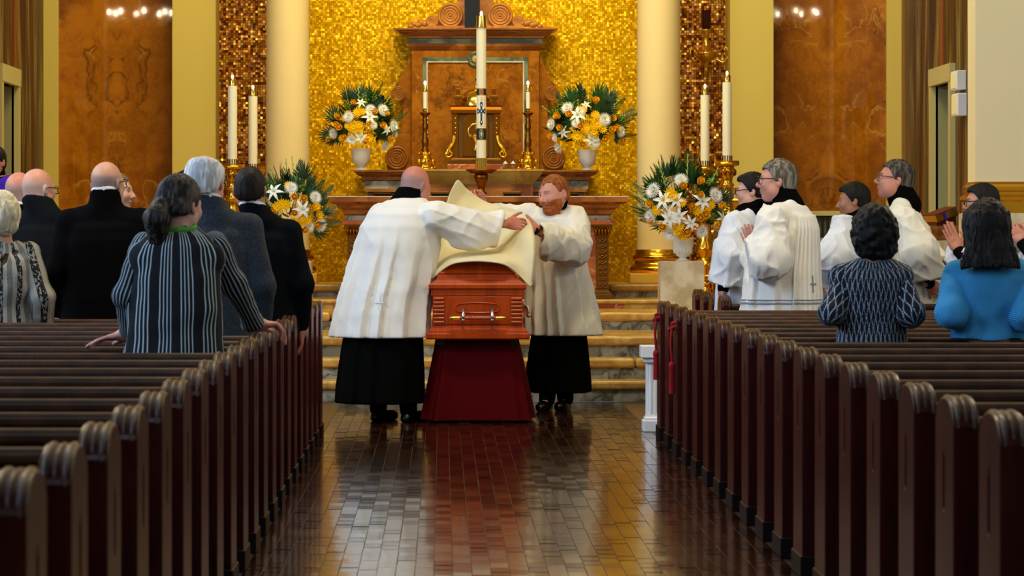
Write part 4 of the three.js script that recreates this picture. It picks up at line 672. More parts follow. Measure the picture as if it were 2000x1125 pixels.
// ---------------------------------------------------------------- red cords tied to the first pew ends
for (const [i, px, py, d] of [[0, 1302, 622, 23.1], [1, 1338, 640, 21.5]]) {
  const p = at(px, py, d), g = thing('red_cord', 'dark red cord with tassel tied round a right-hand pew end, ' + (i ? 'nearer the camera' : 'nearer the altar'), 'cord', V(1.095, 0, -d), 0, 'red pew cords');
  const y = p.y; mesh('loop', merge([tube([V(0.085, y + 0.02, 0.02), V(-0.014, y + 0.03, 0.016), V(-0.02, y, -0.1), V(-0.014, y - 0.02, -0.3), V(0.085, y - 0.01, -0.34)], 0.009, 24, 7), tube([V(0.085, y + 0.0, 0.02), V(-0.016, y + 0.005, 0.016), V(-0.02, y - 0.03, -0.08), V(-0.016, y - 0.04, -0.2)], 0.009, 24, 7)]), M.redCord, g);
  mesh('drop', tube([V(-0.018, y + 0.02, 0.0), V(-0.03, y - 0.08, 0.006), V(-0.022, y - 0.2, 0)], 0.009, 16, 7), M.redCord, g);
  const t = []; for (let k = 0; k < 14; k++) { const a = k / 14 * 6.283; t.push(new THREE.CylinderGeometry(0.003, 0.005, 0.16, 5).translate(-0.024 + 0.014 * Math.cos(a), y - 0.31, 0.014 * Math.sin(a))); } t.push(new THREE.SphereGeometry(0.02, 10, 8).scale(1, 1.4, 1).translate(-0.024, y - 0.225, 0));
  mesh('tassel', merge(t), M.redCord, g);
}
// ---------------------------------------------------------------- white fluted pedestal by the last pew
{
  const d = 24.15, g = thing('fluted_pedestal', 'small white fluted pedestal beside the foremost right pew', 'pedestal', V(at(1253, 0, 24.0).x + 0.125, 0, -d));
  mesh('base', rb(0.22, 0.075, 0.22, 0.006, 0, 0.0375, 0), M.whitePaint, g); mesh('base_moulding', moulding(0.17, 0.17, [[0.012, 0.075], [0.014, 0.09], [0.004, 0.1], [0, 0.115]], 0, 0, -0.085), M.whitePaint, g);
  const fl = []; for (const [ry, o] of [[0, 0], [Math.PI / 2, 0], [Math.PI, 0], [-Math.PI / 2, 0]]) for (let i = 0; i < 5; i++) fl.push(new THREE.CylinderGeometry(0.011, 0.012, 0.33, 10).translate(-0.06 + i * 0.03, 0.28, 0.076).rotateY(ry)); fl.push(bx(0.155, 0.35, 0.155, 0, 0.29, 0));
  mesh('fluted_shaft', merge(fl), M.whitePaint, g); mesh('neck', moulding(0.17, 0.17, [[0.0, 0.45], [0.02, 0.462], [0.022, 0.49]], 0, 0, -0.085), M.whitePaint, g); mesh('cap', rb(0.25, 0.08, 0.25, 0.006, 0, 0.53, 0), M.whitePaint, g);
}
// ---------------------------------------------------------------- staff, ambo and book by the steps
{
  const d = 30.2, p = at(1397, 0, d), g = thing('capped_staff', 'slim wooden staff with silver cap beside the right candle stand', 'staff', V(p.x, 0.49, -d));
  const t = at(0, 434, d).y - 0.49; mesh('pole', new THREE.CylinderGeometry(0.016, 0.018, t - 0.1, 14).translate(0, (t - 0.1) / 2 + 0.04, 0), M.oak, g); mesh('cap', lathe([[0.018, t - 0.07], [0.024, t - 0.06], [0.024, t - 0.01], [0.012, t], [0, t]], 16), M.chrome, g); mesh('clip', rb(0.1, 0.012, 0.06, 0.004, -0.02, 0.42, 0), M.black, g); mesh('foot', lathe([[0.1, 0], [0.1, 0.02], [0.03, 0.04], [0.02, 0.06]], 20), M.black, g);
}
{
  const d = 30.05, fy = 0.49, c = at(1849, 0, d).x, g = thing('ambo', 'wooden reading stand with moulded top at the right of the steps', 'lectern', V(c, fy, -d));
  const t = at(0, 441, d).y - fy; mesh('top', moulding(0.2, 0.3, [[-0.02, t - 0.13], [0.01, t - 0.11], [0.015, t - 0.08], [0.04, t - 0.05], [0.05, t - 0.03], [0.05, t]], 0, 0, -0.2), M.oak, g); mesh('shaft', rb(0.2, t - 0.2, 0.26, 0.01, 0, (t - 0.2) / 2 + 0.08, -0.02), M.paleStone, g); mesh('foot', rb(0.3, 0.08, 0.34, 0.01, 0, 0.04, -0.02), M.oak, g);
  const b = thing('gospel_book', 'gilt-edged book with purple ribbon lying on a carved rest', 'book', V(at(1838, 0, d).x, fy + t, -d + 0.02), 0.25);
  const w = new THREE.Shape(); w.moveTo(-0.09, 0); w.lineTo(0.09, 0); w.lineTo(0.09, 0.085); w.lineTo(-0.09, 0.02); mesh('rest', extrude(w, 0.22, 0.004, -0.12), M.bronze, b);
  const tilt = (q) => q.rotateZ(0.345).translate(0, 0.09, -0.01);
  mesh('pages', tilt(rb(0.2, 0.06, 0.26, 0.004)), M.brass, b); mesh('cover', tilt(merge([bx(0.21, 0.006, 0.262, 0, 0.033, 0), bx(0.21, 0.006, 0.27, 0, -0.033, 0)])), std({ color: 0x5a1410, roughness: 0.5 }), b); mesh('ribbon', tilt(bx(0.022, 0.08, 0.003, -0.02, -0.01, 0.137)), M.purple, b);
}
// ---------------------------------------------------------------- flower arrangements
function petalStrip(len, wid, curl, cup, n = 4) { // one petal along +y, bending towards +z
  const pos = [], idx = []; for (let i = 0; i <= n; i++) { const t = i / n, w = wid * Math.sin(Math.PI * Math.pow(t * 0.92 + 0.06, 0.8)), a = curl * t, y = len * t * Math.cos(a * 0.6), z = len * t * Math.sin(a * 0.6); pos.push(-w, y, z + cup * w, 0, y, z, w, y, z + cup * w); }
  for (let i = 0; i < n; i++) for (let k = 0; k < 2; k++) { const a = i * 3 + k; idx.push(a, a + 1, a + 3, a + 1, a + 4, a + 3); }
  const g = new THREE.BufferGeometry(); g.setAttribute('position', new THREE.Float32BufferAttribute(pos, 3)); g.setIndex(idx); g.computeVertexNormals(); return g;
}
// flower heads face +z, centred at the origin, unit = metres
const FL = {};
{
  const ring = (n, len, wid, tilt, curl, cup, r0 = 0, ph = 0, seg = 4) => Array.from({ length: n }, (_, i) => petalStrip(len, wid, curl, cup, seg).rotateX(tilt).translate(0, r0, 0).rotateZ(ph + i / n * 6.283));
  FL.rose = merge([...ring(5, 0.045, 0.024, 0.5, 0.9, 0.2, 0.004), ...ring(5, 0.04, 0.021, 0.85, 0.9, 0.4, 0.002, 0.6), ...ring(4, 0.034, 0.017, 1.15, 0.5, 0.6, 0.0, 0.3), ...ring(4, 0.03, 0.014, 1.35, 0.3, 0.8, -0.002, 0.9), new THREE.SphereGeometry(0.012, 10, 8).scale(1, 1, 1.6).translate(0, 0, 0.016), new THREE.SphereGeometry(0.02, 10, 8).scale(1, 1, 0.8).translate(0, 0, 0.0)]);
  FL.mum = merge([...ring(26, 0.062, 0.0052, 0.1, 0.15, 0.5, 0.0, 0, 2), ...ring(22, 0.052, 0.005, 0.4, 0.3, 0.5, 0.0, 0.12, 2), ...ring(16, 0.04, 0.005, 0.75, 0.5, 0.5, 0, 0.3, 2), ...ring(9, 0.028, 0.005, 1.15, 0.4, 0.5, 0, 0.1, 2), new THREE.SphereGeometry(0.015, 8, 6)]);
  FL.daisy = merge([...ring(13, 0.04, 0.0085, 0.25, 0.1, 0.2, 0.004, 0, 2), ...ring(11, 0.032, 0.008, 0.5, 0.2, 0.2, 0.003, 0.2, 2), new THREE.SphereGeometry(0.012, 10, 8).scale(1, 1, 0.6).translate(0, 0, 0.008)]);
  FL.lily = merge([...ring(6, 0.105, 0.017, 0.75, -1.5, 0.35, 0.002, 0, 6)]);
  FL.lilyStamen = merge(Array.from({ length: 6 }, (_, i) => tube([V(0, 0, 0), V(0, 0.012, 0.03), V(0, 0.022, 0.055)], 0.0016, 5, 4).rotateZ(i * 1.05 + 0.4)));
  // a palm-like fan of leathery blades, stem at the origin, spreading along +y
  FL.fan = merge(Array.from({ length: 13 }, (_, i) => { const k = (i - 6) / 6, y = 0.05 + 0.012 * (6 - Math.abs(i - 6)); return petalStrip(0.15 * (1 - 0.25 * Math.abs(k)), 0.0095, 0.35 + 0.2 * Math.sin(i * 2.3), 0.3, 3).rotateZ(-k * 1.25).translate(k * 0.01, y * 0.4, 0); }).concat([tube([V(0, -0.1, 0), V(0, 0, 0), V(0, 0.06, 0.004)], 0.003, 4, 5)]));
  FL.frond = merge(Array.from({ length: 22 }, (_, i) => { const t = Math.floor(i / 2) / 11, s = i & 1 ? 1 : -1; return petalStrip(0.075 * (1 - t * 0.6), 0.006, 0.3, 0.2, 2).rotateZ(-s * (1.0 - t * 0.5)).translate(0, 0.03 + t * 0.19, 0.02 * t); }).concat([tube([V(0, -0.08, 0), V(0, 0.1, 0.004), V(0, 0.24, 0.022)], 0.0025, 6, 4)]));
  FL.broad = petalStrip(0.12, 0.032, 0.5, 0.25, 5);
  FL.glad = merge([tube([V(0, 0, 0), V(0.012, 0.2, 0.01), V(0.0, 0.42, 0.04)], 0.004, 10, 5), ...Array.from({ length: 9 }, (_, i) => new THREE.SphereGeometry(0.009 - i * 0.0005, 7, 6).scale(0.8, 3.0, 0.8).rotateZ((i & 1 ? 1 : -1) * 0.5).translate((i & 1 ? -1 : 1) * 0.01 + 0.006, 0.13 + i * 0.034, 0.008 + i * 0.003))]);
  FL.budSpray = merge(Array.from({ length: 7 }, (_, i) => new THREE.SphereGeometry(0.008, 7, 5).translate(0.03 * Math.sin(i * 2.4), 0.02 * Math.cos(i * 1.7) + 0.02, 0.02 * Math.cos(i * 2.4))).concat(Array.from({ length: 7 }, (_, i) => tube([V(0, -0.05, 0), V(0.03 * Math.sin(i * 2.4), 0.02 * Math.cos(i * 1.7) + 0.02, 0.02 * Math.cos(i * 2.4))], 0.0016, 3, 4))));
}
function vase(x, y, z, h, label, fluted) {
  const g = thing('vase', label, 'vase', V(x, y, z), 0, 'white flower vases'); const k = h / 0.2;
  mesh('body', lathe([[0.0, 0.03], [0.03, 0.03], [0.05, 0.045], [0.075, 0.075], [0.086, 0.12], [0.088, 0.17], [0.094, 0.195], [0.096, 0.2], [0.09, 0.2], [0.08, 0.17], [0.0, 0.16]].map(([r, q]) => [r * k, q * k]), 28), M.ceramic, g);
  mesh('foot', lathe([[0.0, 0], [0.062, 0], [0.062, 0.008], [0.04, 0.018], [0.028, 0.028], [0.028, 0.034], [0, 0.034]].map(([r, q]) => [r * k, q * k]), 28), M.ceramic, g);
  if (fluted) mesh('gadroon', merge(Array.from({ length: 18 }, (_, i) => { const a = i / 18 * 6.283; return new THREE.SphereGeometry(0.011 * k, 7, 6).scale(1, 3.2, 0.7).rotateY(-a + Math.PI / 2).translate(0.076 * k * Math.cos(a), 0.098 * k, 0.076 * k * Math.sin(a)); })), M.ceramic, g);
}
function bouquet(x, y, z, W, H, label, spec, s0) { // a dome of flowers W wide and H tall over the mouth of a vase at (x, y, z)
  seed = s0; const g = thing('flower_arrangement', label, 'flowers', V(x, y, z), 0, 'yellow and white flower arrangements');
  const dir = new THREE.Vector3(), q = new THREE.Quaternion(), Z = V(0, 0, 1), Yv = V(0, 1, 0);
  const put = (name, geo, mat, p, n, sc, spin, axisY) => { const m = mesh(name, geo, mat, g); m.position.copy(p); m.quaternion.setFromUnitVectors(axisY ? Yv : Z, n).multiply(q.setFromAxisAngle(axisY ? Yv : Z, spin)); m.scale.setScalar(sc); return m; };
  const shell = (a, e, k) => V(W / 2 * Math.sin(a) * Math.cos(e) * k, H * 0.42 + (Math.sin(e) > 0 ? H * 0.5 : H * 0.42) * Math.sin(e) * k, W * 0.36 * Math.cos(a) * Math.cos(e) * k);
  for (let i = 0; i < 84; i++) { // foliage fills the dome and breaks its outline
    const a = rr(-2.6, 2.6), e = rr(-0.75, 1.35), k = rr(0.5, 0.86), p = shell(a, e, k); dir.copy(p).sub(V(0, H * 0.16, 0)).normalize(); if (e < -0.2) dir.y -= 0.25; dir.normalize();
    const kind = rnd(); put(kind < 0.45 ? 'leaf_fan' : kind < 0.75 ? 'frond' : 'leaf', kind < 0.45 ? FL.fan : kind < 0.75 ? FL.frond : FL.broad, M.leaf[Math.floor(rnd() * 4)], p, dir.clone(), rr(0.8, 1.2) * W / 0.8, rr(0, 6.28), true);
  }
  for (let i = 0; i < 8; i++) { const a = (i - 3.5) / 3.5, p = V(a * W * 0.26, H * (0.62 - Math.abs(a) * 0.22), rr(-0.05, 0.1)); dir.set(a * 0.62 + rr(-0.1, 0.1), 1.05 - Math.abs(a) * 0.45, rr(0, 0.25)).normalize(); if (i % 2 === 0 || i === 3) { const m = put('gladiolus_stem', FL.glad, M.bud, p, dir.clone(), rr(0.85, 1.15) * H / 0.9, rr(0, 6), true); } }
  for (const [kind, u, v, sc] of spec) { // u across, v up the dome as seen from the nave, in -1..1
    const r2 = Math.min(0.98, u * u + v * v), w = Math.sqrt(1 - r2) * 0.9 + 0.1, p = V(u * W * 0.5, H * 0.45 + v * H * 0.46, w * W * 0.42 + 0.03); dir.set(u * 0.8, v * 0.55 + 0.12, 0.75 * w + 0.2).normalize();
    const s = (sc || 1) * W / 0.8 * rr(1.1, 1.35);
    if (kind === 'l') { const m = put('lily', FL.lily, M.petalWhite, p, dir.clone(), s * 0.8, rr(0, 6)); mesh('stamens', FL.lilyStamen, M.bud, m); }
    else put({ r: 'rose', y: 'daisy', m: 'chrysanthemum' }[kind], { r: FL.rose, y: FL.daisy, m: FL.mum }[kind], { r: M.petalGold, y: M.petalYellow, m: M.petalWhite }[kind], p, dir.clone(), s, rr(0, 6));
  }
  for (let i = 0; i < 9; i++) { const a = rr(-1.2, 1.2), e = rr(-0.4, 1.0), p = shell(a, e, 0.95); put('bud_spray', FL.budSpray, M.stem, p, p.clone().sub(V(0, H * 0.2, 0)).normalize(), W / 0.8, rr(0, 6), true); }
  return g;
}
{
  const sA = [['r', -0.18, 0.6], ['l', 0.02, 0.62, 0.6], ['y', -0.08, 0.3, 1.1], ['y', 0.06, 0.32], ['m', -0.32, 0.16], ['r', -0.62, 0.2], ['l', 0.26, 0.16], ['m', 0.28, 0.4, 0.9], ['r', 0.38, 0.32], ['m', 0.62, 0.38], ['r', 0.7, 0.28], ['r', 0.22, -0.06], ['y', -0.18, -0.14, 1.2], ['y', -0.04, -0.1], ['y', -0.02, -0.22, 1.1], ['y', -0.22, -0.2], ['r', -0.64, -0.08], ['r', -0.56, -0.16], ['m', 0.9, -0.12], ['l', 0.72, -0.24, 0.7], ['r', 0.6, -0.1], ['m', -0.74, -0.36], ['r', -0.86, -0.52], ['r', -0.44, -0.46], ['y', -0.5, -0.52], ['m', -0.24, -0.56], ['l', 0.02, -0.5, 0.9], ['y', 0.22, -0.5, 1.3], ['r', 0.14, -0.6], ['y', 0.28, -0.62], ['r', 0.82, -0.48], ['m', 0.94, -0.38, 0.7], ['m', 0.66, -0.74], ['m', 0.36, -0.1, 0.7], ['y', -0.34, -0.12]];
  const sB = sA.map(([k, u, v, s], i) => [k, clamp(-u + Math.sin(i * 3.7) * 0.1, -0.92, 0.92), clamp(v + Math.cos(i * 2.1) * 0.1, -0.8, 0.7), s]);
  const sC = [['y', -0.3, 0.32, 1.2], ['y', -0.22, 0.26, 1.2], ['y', -0.36, 0.2, 1.1], ['y', -0.05, 0.1, 1.1], ['r', 0.0, 0.5], ['r', 0.38, 0.62], ['m', -0.05, 0.66], ['m', -0.66, 0.4, 1.1], ['l', -0.45, 0.16], ['l', -0.16, 0.16, 0.9], ['r', -0.72, 0.06], ['m', 0.72, 0.28, 1.1], ['l', 0.42, 0.12, 1.1], ['r', 0.36, 0.28], ['y', 0.62, 0.05], ['y', 0.52, -0.05], ['r', 0.18, 0.0], ['y', 0.3, -0.1, 1.1], ['r', 0.36, -0.28], ['r', 0.48, -0.2], ['y', 0.42, -0.12], ['l', -0.3, -0.3, 1.1], ['l', -0.1, -0.24], ['r', -0.7, -0.36], ['m', -0.72, -0.24, 0.9], ['r', -0.44, -0.5], ['m', -0.28, -0.66], ['y', -0.14, -0.6, 1.2], ['y', -0.08, -0.5], ['r', 0.08, -0.62], ['y', 0.0, -0.72], ['m', 0.42, -0.62], ['r', 0.76, -0.44], ['r', 0.86, 0.02], ['l', 0.16, -0.42, 0.8], ['l', 0.88, -0.28, 0.8], ['y', -0.6, -0.1]];
  const sD = [['r', 0.1, 0.3], ['r', 0.32, 0.26], ['m', 0.6, 0.3], ['m', 0.02, 0.55], ['y', -0.2, 0.12, 1.2], ['y', -0.3, 0.05, 1.2], ['y', -0.1, 0.1, 1.1], ['r', -0.42, -0.08], ['l', -0.4, 0.45], ['r', 0.1, -0.12], ['l', 0.3, -0.02, 1.1], ['r', 0.5, 0.0], ['y', 0.28, -0.26, 1.2], ['y', 0.4, -0.3, 1.2], ['y', 0.2, -0.42, 1.1], ['r', 0.34, -0.55], ['m', 0.45, -0.48], ['m', 0.72, -0.42, 1.1], ['r', 0.62, -0.42], ['y', 0.62, 0.06], ['y', 0.7, -0.16], ['y', 0.08, -0.35], ['m', -0.62, -0.1], ['y', -0.05, 0.62], ['l', -0.6, -0.3], ['r', -0.3, -0.5], ['y', -0.1, -0.5]];
  const hv = 1.885, dv = 33.62;
  const a = at(705, 0, dv).x, b = at(1147, 0, dv).x; vase(a, hv, -dv, 0.2, 'white footed vase on the altar shelf left of the reredos'); vase(b, hv, -dv, 0.19, 'white footed vase on the altar shelf right of the reredos');
  bouquet(a, hv + 0.16, -dv, 0.66, 0.62, 'pyramid of yellow and white flowers on the altar shelf, left of the reredos', sA, 31); bouquet(b, hv + 0.15, -dv, 0.72, 0.62, 'dome of yellow and white flowers on the altar shelf, right of the reredos', sB, 57);
  const d = 29.8, c = at(1330, 0, d).x, top = at(0, 510, d).y, Y3 = 0.49;
  for (const [x, l] of [[c, 'right'], [at(566, 0, d).x, 'left']]) { const p = thing('stone_pedestal', 'square pale stone pedestal under the ' + l + ' floor flowers', 'pedestal', V(x, Y3, -d), 0, 'stone flower pedestals'); mesh('block', rb(0.36, top - Y3, 0.36, 0.004, 0, (top - Y3) / 2, 0), M.paleStone, p); }
  vase(c + 0.015, top, -d, 0.19, 'white vase on the stone pedestal right of the steps', true); vase(at(566, 0, d).x, top, -d, 0.19, 'white vase on the stone pedestal left of the steps', true);
  bouquet(c, top + 0.13, -d, 0.72, 0.7, 'large yellow and white flower arrangement on the right stone pedestal', sC, 83); bouquet(at(570, 0, d).x, top + 0.13, -d, 0.66, 0.66, 'large yellow and white flower arrangement behind the dark-suited man', sD, 91);
}
// ---------------------------------------------------------------- figures: heads, hands, clothes
const headField = (o = {}) => {
  const j = o.jaw || 1, fat = o.fat || 0;
  const cr = ell(0, 0.03, -0.014, 0.078, 0.096, 0.1), fa = ell(0, -0.042, 0.03, 0.06 * j + fat * 0.01, 0.078, 0.066), ch = ell(0, -0.1, 0.062, 0.026 * j, 0.02, 0.022), jw = cone(V(-0.045 * j, -0.062, 0.01), V(0.045 * j, -0.062, 0.01), 0.026 + fat * 0.008, 0.026 + fat * 0.008);
  const nb = cone(V(0, 0.012, 0.09), V(0, -0.026, 0.114), 0.0085, 0.0135), nw = cone(V(-0.012, -0.034, 0.1), V(0.012, -0.034, 0.1), 0.009, 0.009), brow = cone(V(-0.036, 0.024, 0.078), V(0.036, 0.024, 0.078), 0.014, 0.014);
  const li1 = ell(0, -0.061, 0.093, 0.023, 0.006, 0.01), li2 = ell(0, -0.071, 0.09, 0.02, 0.007, 0.01), ck1 = ell(0.036, -0.022, 0.068, 0.026, 0.024, 0.024), ck2 = ell(-0.036, -0.022, 0.068, 0.026, 0.024, 0.024);
  const nk = cone(V(0, -0.045, -0.026), o.nb || V(0, -0.17, -0.04), 0.057 + fat * 0.012, 0.06 + fat * 0.012), nf = fat > 0.95 ? cone(V(-0.035, -0.076, -0.078), V(0.035, -0.076, -0.078), 0.02, 0.02) : null;
  return (x, y, z) => {
    const ax = Math.abs(x); let d = smin(cr(x, y, z), fa(x, y, z), 0.05); d = smin(d, ch(x, y, z), 0.03); d = smin(d, jw(x, y, z), 0.04); d = smin(d, nk(x, y, z), 0.03); if (nf) d = smin(d, nf(x, y, z), 0.03);
    if (z > 0.03) { d = smin(d, brow(x, y, z), 0.02); d = smin(d, x > 0 ? ck1(x, y, z) : ck2(x, y, z), 0.025); const so = Math.hypot(ax - 0.031, (y - 0.006) * 1.25, z - 0.102) - 0.0185; d = smax(d, -so, 0.014); d = smin(d, nb(x, y, z), 0.012); d = smin(d, nw(x, y, z), 0.008); d = smin(d, Math.min(li1(x, y, z), li2(x, y, z)), 0.006); const ey = Math.hypot(ax - 0.031, y - 0.006, z - 0.076) - 0.0125; d = Math.min(d, ey); }
    if (ax > 0.05) { const ea = Math.hypot((ax - 0.082) / 0.5, (y + 0.004) / 1.25, (z + 0.012 + (ax - 0.08) * 0.8) / 0.8) - 0.026, ho = Math.hypot((ax - 0.095) / 0.5, (y + 0.002) / 1.2, (z + 0.008) / 0.8) - 0.015; d = smin(d, smax(ea * 0.6, -ho * 0.6, 0.006), 0.006); }
    return d;
  };
};
function headGeo(o) {
  const g = nets(headField(o), V(-0.125, -0.23, -0.15), V(0.115, 0.145, 0.145), o.cell || 0.0042);
  const sk = lin(o.skin), lip = lerp3(sk, lin(0x9a4038), 0.5), red = lerp3(sk, lin(0xb84a38), 0.35), brow = o.brow ? lin(o.brow) : lerp3(sk, [0, 0, 0], 0.5), stub = o.stubble ? lin(o.stubble) : null, beard = o.beard ? lin(o.beard) : null;
  return paint(g, (x, y, z) => {
    const ax = Math.abs(x); let c = lerp3(sk, red, 0.5 * sstep(0.03, 0.0, Math.hypot(ax - 0.036, y + 0.025)) * (z > 0.03 ? 1 : 0) + 0.35 * (ax > 0.083 ? 1 : 0));
    c = lerp3(c, red, (vnoise3(x * 40, y * 40, z * 40)) * 0.3);
    if (z > 0.06) {
      const e = Math.hypot(ax - 0.031, y - 0.006, z - 0.076); if (e < 0.0145 && z > 0.08) { c = lin(0xd8d0c8); if (Math.hypot(ax - 0.031, (y - 0.006)) < 0.006) c = lin(0x1c120c); if (y > 0.012 || y < 0.0005) c = lerp3(sk, [0.1, 0.04, 0.03], 0.35); }
      if (Math.hypot((ax - 0.033) / 1, (y - 0.03) * 4.4) < 0.021 && z > 0.066) c = lerp3(c, brow, 0.85);
      if (Math.hypot(x, (y + 0.066) * 2.3) < 0.024) c = lip; if (Math.hypot(x, (y + 0.0665) * 14) < 0.022) c = lerp3(lip, [0.02, 0.005, 0.005], 0.6);
    }
    if (beard) { const m = sstep(-0.03, -0.05, y + (ax < 0.03 ? 0.008 : ax * 0.3 - 0.012)) * sstep(-0.03, 0.01, z) * (Math.hypot(x, (y + 0.066) * 2) < 0.02 ? 0.15 : 1) * (y > -0.13 ? 1 : 0); c = lerp3(c, lerp3(beard, lerp3(beard, sk, 0.3), vnoise3(x * 300, y * 120, z * 300)), m * 0.92); }
    if (stub) { const m = sstep(0.06, 0.03, y) * sstep(-0.085, -0.06, y) * sstep(0.03, -0.02, z); c = lerp3(c, stub, m * (0.55 + 0.25 * vnoise3(x * 200, y * 200, z * 200))); }
    return c;
  });
}
function hairGeo(o) {
  const t = o.t || 0.012, C = ell(0, 0.03, -0.014, 0.078 + t, 0.096 + t, 0.1 + t), face = ell(0, -0.05, 0.115, 0.085, 0.12, 0.085), st = o.style;
  const line = [[0, o.front ?? 0.078], [0.7, o.temple ?? 0.075], [1.15, 0.045], [1.45, 0.0], [1.62, -0.012], [1.8, -0.01], [2.1, -0.045], [3.2, o.nape ?? -0.06]];
  const hl = (a) => { let i = 0; while (i < line.length - 2 && a > line[i + 1][0]) i++; return mix(line[i][1], line[i + 1][1], clamp((a - line[i][0]) / (line[i + 1][0] - line[i][0]))); };
  const strand = (x, y, z, k = 0.006) => (vnoise3(x * 170, y * 30, z * 170) - 0.5) * k + (vnoise3(x * 60, y * 12, z * 60) - 0.5) * k;
  let f, lo = V(-0.14, -0.14, -0.16), hi = V(0.14, 0.17, 0.14);
  const nearNape = cone(V(0, -0.03, -0.05), V(0, -0.09, -0.055), 0.066, 0.054);
  if (st === 'short' || st === 'fringe') f = (x, y, z) => { const a = Math.abs(Math.atan2(x, z)); let d = smin(C(x, y, z), nearNape(x, y, z) - 0.002, 0.03); if (o.quiff) d -= o.quiff * sstep(0.02, 0.1, z) * sstep(0.05, 0.11, y); d = smax(d, hl(a) - y + (vnoise3(x * 50, y * 50, z * 50) - 0.5) * 0.012, 0.01); if (st === 'fringe') d = smax(d, y + 0.25 * z - (o.top || 0.085), 0.03); return d + strand(x, y, z); };
  if (st === 'bob') { const B = ell(0, 0.005, -0.022, 0.112, 0.135, 0.128), N = ell(0, -0.07, -0.05, 0.09, 0.06, 0.075); f = (x, y, z) => { let d = smin(B(x, y, z), N(x, y, z), 0.03); d = smax(d, -face(x, y, z), 0.02); d = smax(d, -0.115 - y + 0.02 * Math.sin(x * 40), 0.02); return d + strand(x, y, z, 0.01); }; }
  if (st === 'curly') { const B = ell(0, 0.0, -0.022, 0.113, 0.14, 0.125), N = ell(0, -0.08, -0.05, 0.092, 0.06, 0.07); lo = V(-0.16, -0.18, -0.19); hi = V(0.16, 0.19, 0.15); f = (x, y, z) => { let d = smin(B(x, y, z), N(x, y, z), 0.03); d = smax(d, -face(x, y, z), 0.02); const k = 34, w = Math.sin(x * k + 2 * Math.sin(y * 21)) * Math.sin(y * k * 0.8 + 1.4 * Math.sin(z * 27 + x * 18)) * Math.sin(z * k + 1.3 * Math.sin(x * 23)); return d - w * 0.011 * sstep(0.08, -0.06, y) - (vnoise3(x * 45, y * 45, z * 45) - 0.5) * 0.02 + strand(x, y, z, 0.006); }; }
  if (st === 'long') { lo = V(-0.17, -0.34, -0.18); hi = V(0.17, 0.17, 0.14); const B = ell(0, 0.015, -0.02, 0.104, 0.125, 0.122), L = loft([[-0.185, 0.122, 0.055, 0, -0.12], [-0.1, 0.118, 0.075, 0, -0.085], [0, 0.106, 0.1, 0, -0.035], [0.06, 0.1, 0.1, 0, -0.025]]); f = (x, y, z) => { let d = smin(B(x, y, z), L(x, y, z), 0.04); d = smax(d, -face(x, y, z), 0.02); return d + strand(x, y, z, 0.012) + (vnoise3(x * 26, y * 5, z * 26) - 0.5) * 0.022 * sstep(0.06, -0.15, y); }; }
  if (st === 'ponytail') { lo = V(-0.14, -0.3, -0.24); const bun = cone(V(0, -0.012, -0.125), V(0, -0.07, -0.168), 0.04, 0.052), tail = cone(V(0, -0.08, -0.165), V(0.01, -0.19, -0.128), 0.058, 0.03), lo2 = cone(V(-0.05, -0.03, -0.08), V(0.05, -0.03, -0.08), 0.045, 0.045); f = (x, y, z) => { const a = Math.abs(Math.atan2(x, z)); let d = smin(C(x, y, z), nearNape(x, y, z) - 0.006, 0.03); d = smin(d, lo2(x, y, z), 0.03); d = smax(d, hl(a) - y, 0.012); d = smin(d, bun(x, y, z), 0.012); d = smin(d, tail(x, y, z), 0.02); return d + strand(x, y, z, 0.008); }; }
  const g = nets(f, lo, hi, o.cell || 0.005), c1 = lin(o.color), c2 = lin(o.color2 || o.color), k = o.color2 ? 1 : 0.5;
  return paint(g, (x, y, z) => { const q = vnoise3(x * 120, y * 14, z * 120) * 0.6 + vnoise3(x * 40, y * 6, z * 40) * 0.4; return o.color2 ? lerp3(c1, c2, sstep(0.4, 0.7, q)) : lerp3(c1, [c1[0] * 1.6 + 0.004, c1[1] * 1.6 + 0.004, c1[2] * 1.6 + 0.004], q * k); });
}
M.hairV = phys({ color: 0xffffff, vertexColors: true, roughness: 0.6, specularIntensity: 0.45 });
function glassesGeo(round) {
  const l = []; for (const s of [-1, 1]) { const w = 0.024, h = round ? 0.019 : 0.016, c = s * 0.032, z = 0.112; l.push(tube([V(c - w, 0.004, z - (s < 0 ? 0.012 : 0)), V(c - w, 0.004 + h, z), V(c + w, 0.006 + h, z - (s > 0 ? 0.006 : 0)), V(c + w, 0.004 - h, z - (s > 0 ? 0.008 : 0)), V(c - w, 0.004 - h, z)], 0.003, 30, 6, true), tube([V(s * 0.057, 0.012, 0.106), V(s * 0.074, 0.014, 0.08), V(s * 0.086, 0.012, 0.0), V(s * 0.088, -0.004, -0.02)], 0.003, 16, 6)); }
  l.push(tube([V(-0.009, 0.008, 0.113), V(0, 0.012, 0.116), V(0.009, 0.008, 0.113)], 0.002, 6, 6)); return merge(l);
}
const lensGeo = (s) => new THREE.CylinderGeometry(0.019, 0.019, 0.0012, 20).rotateX(Math.PI / 2).translate(s * 0.032, 0.005, 0.111);
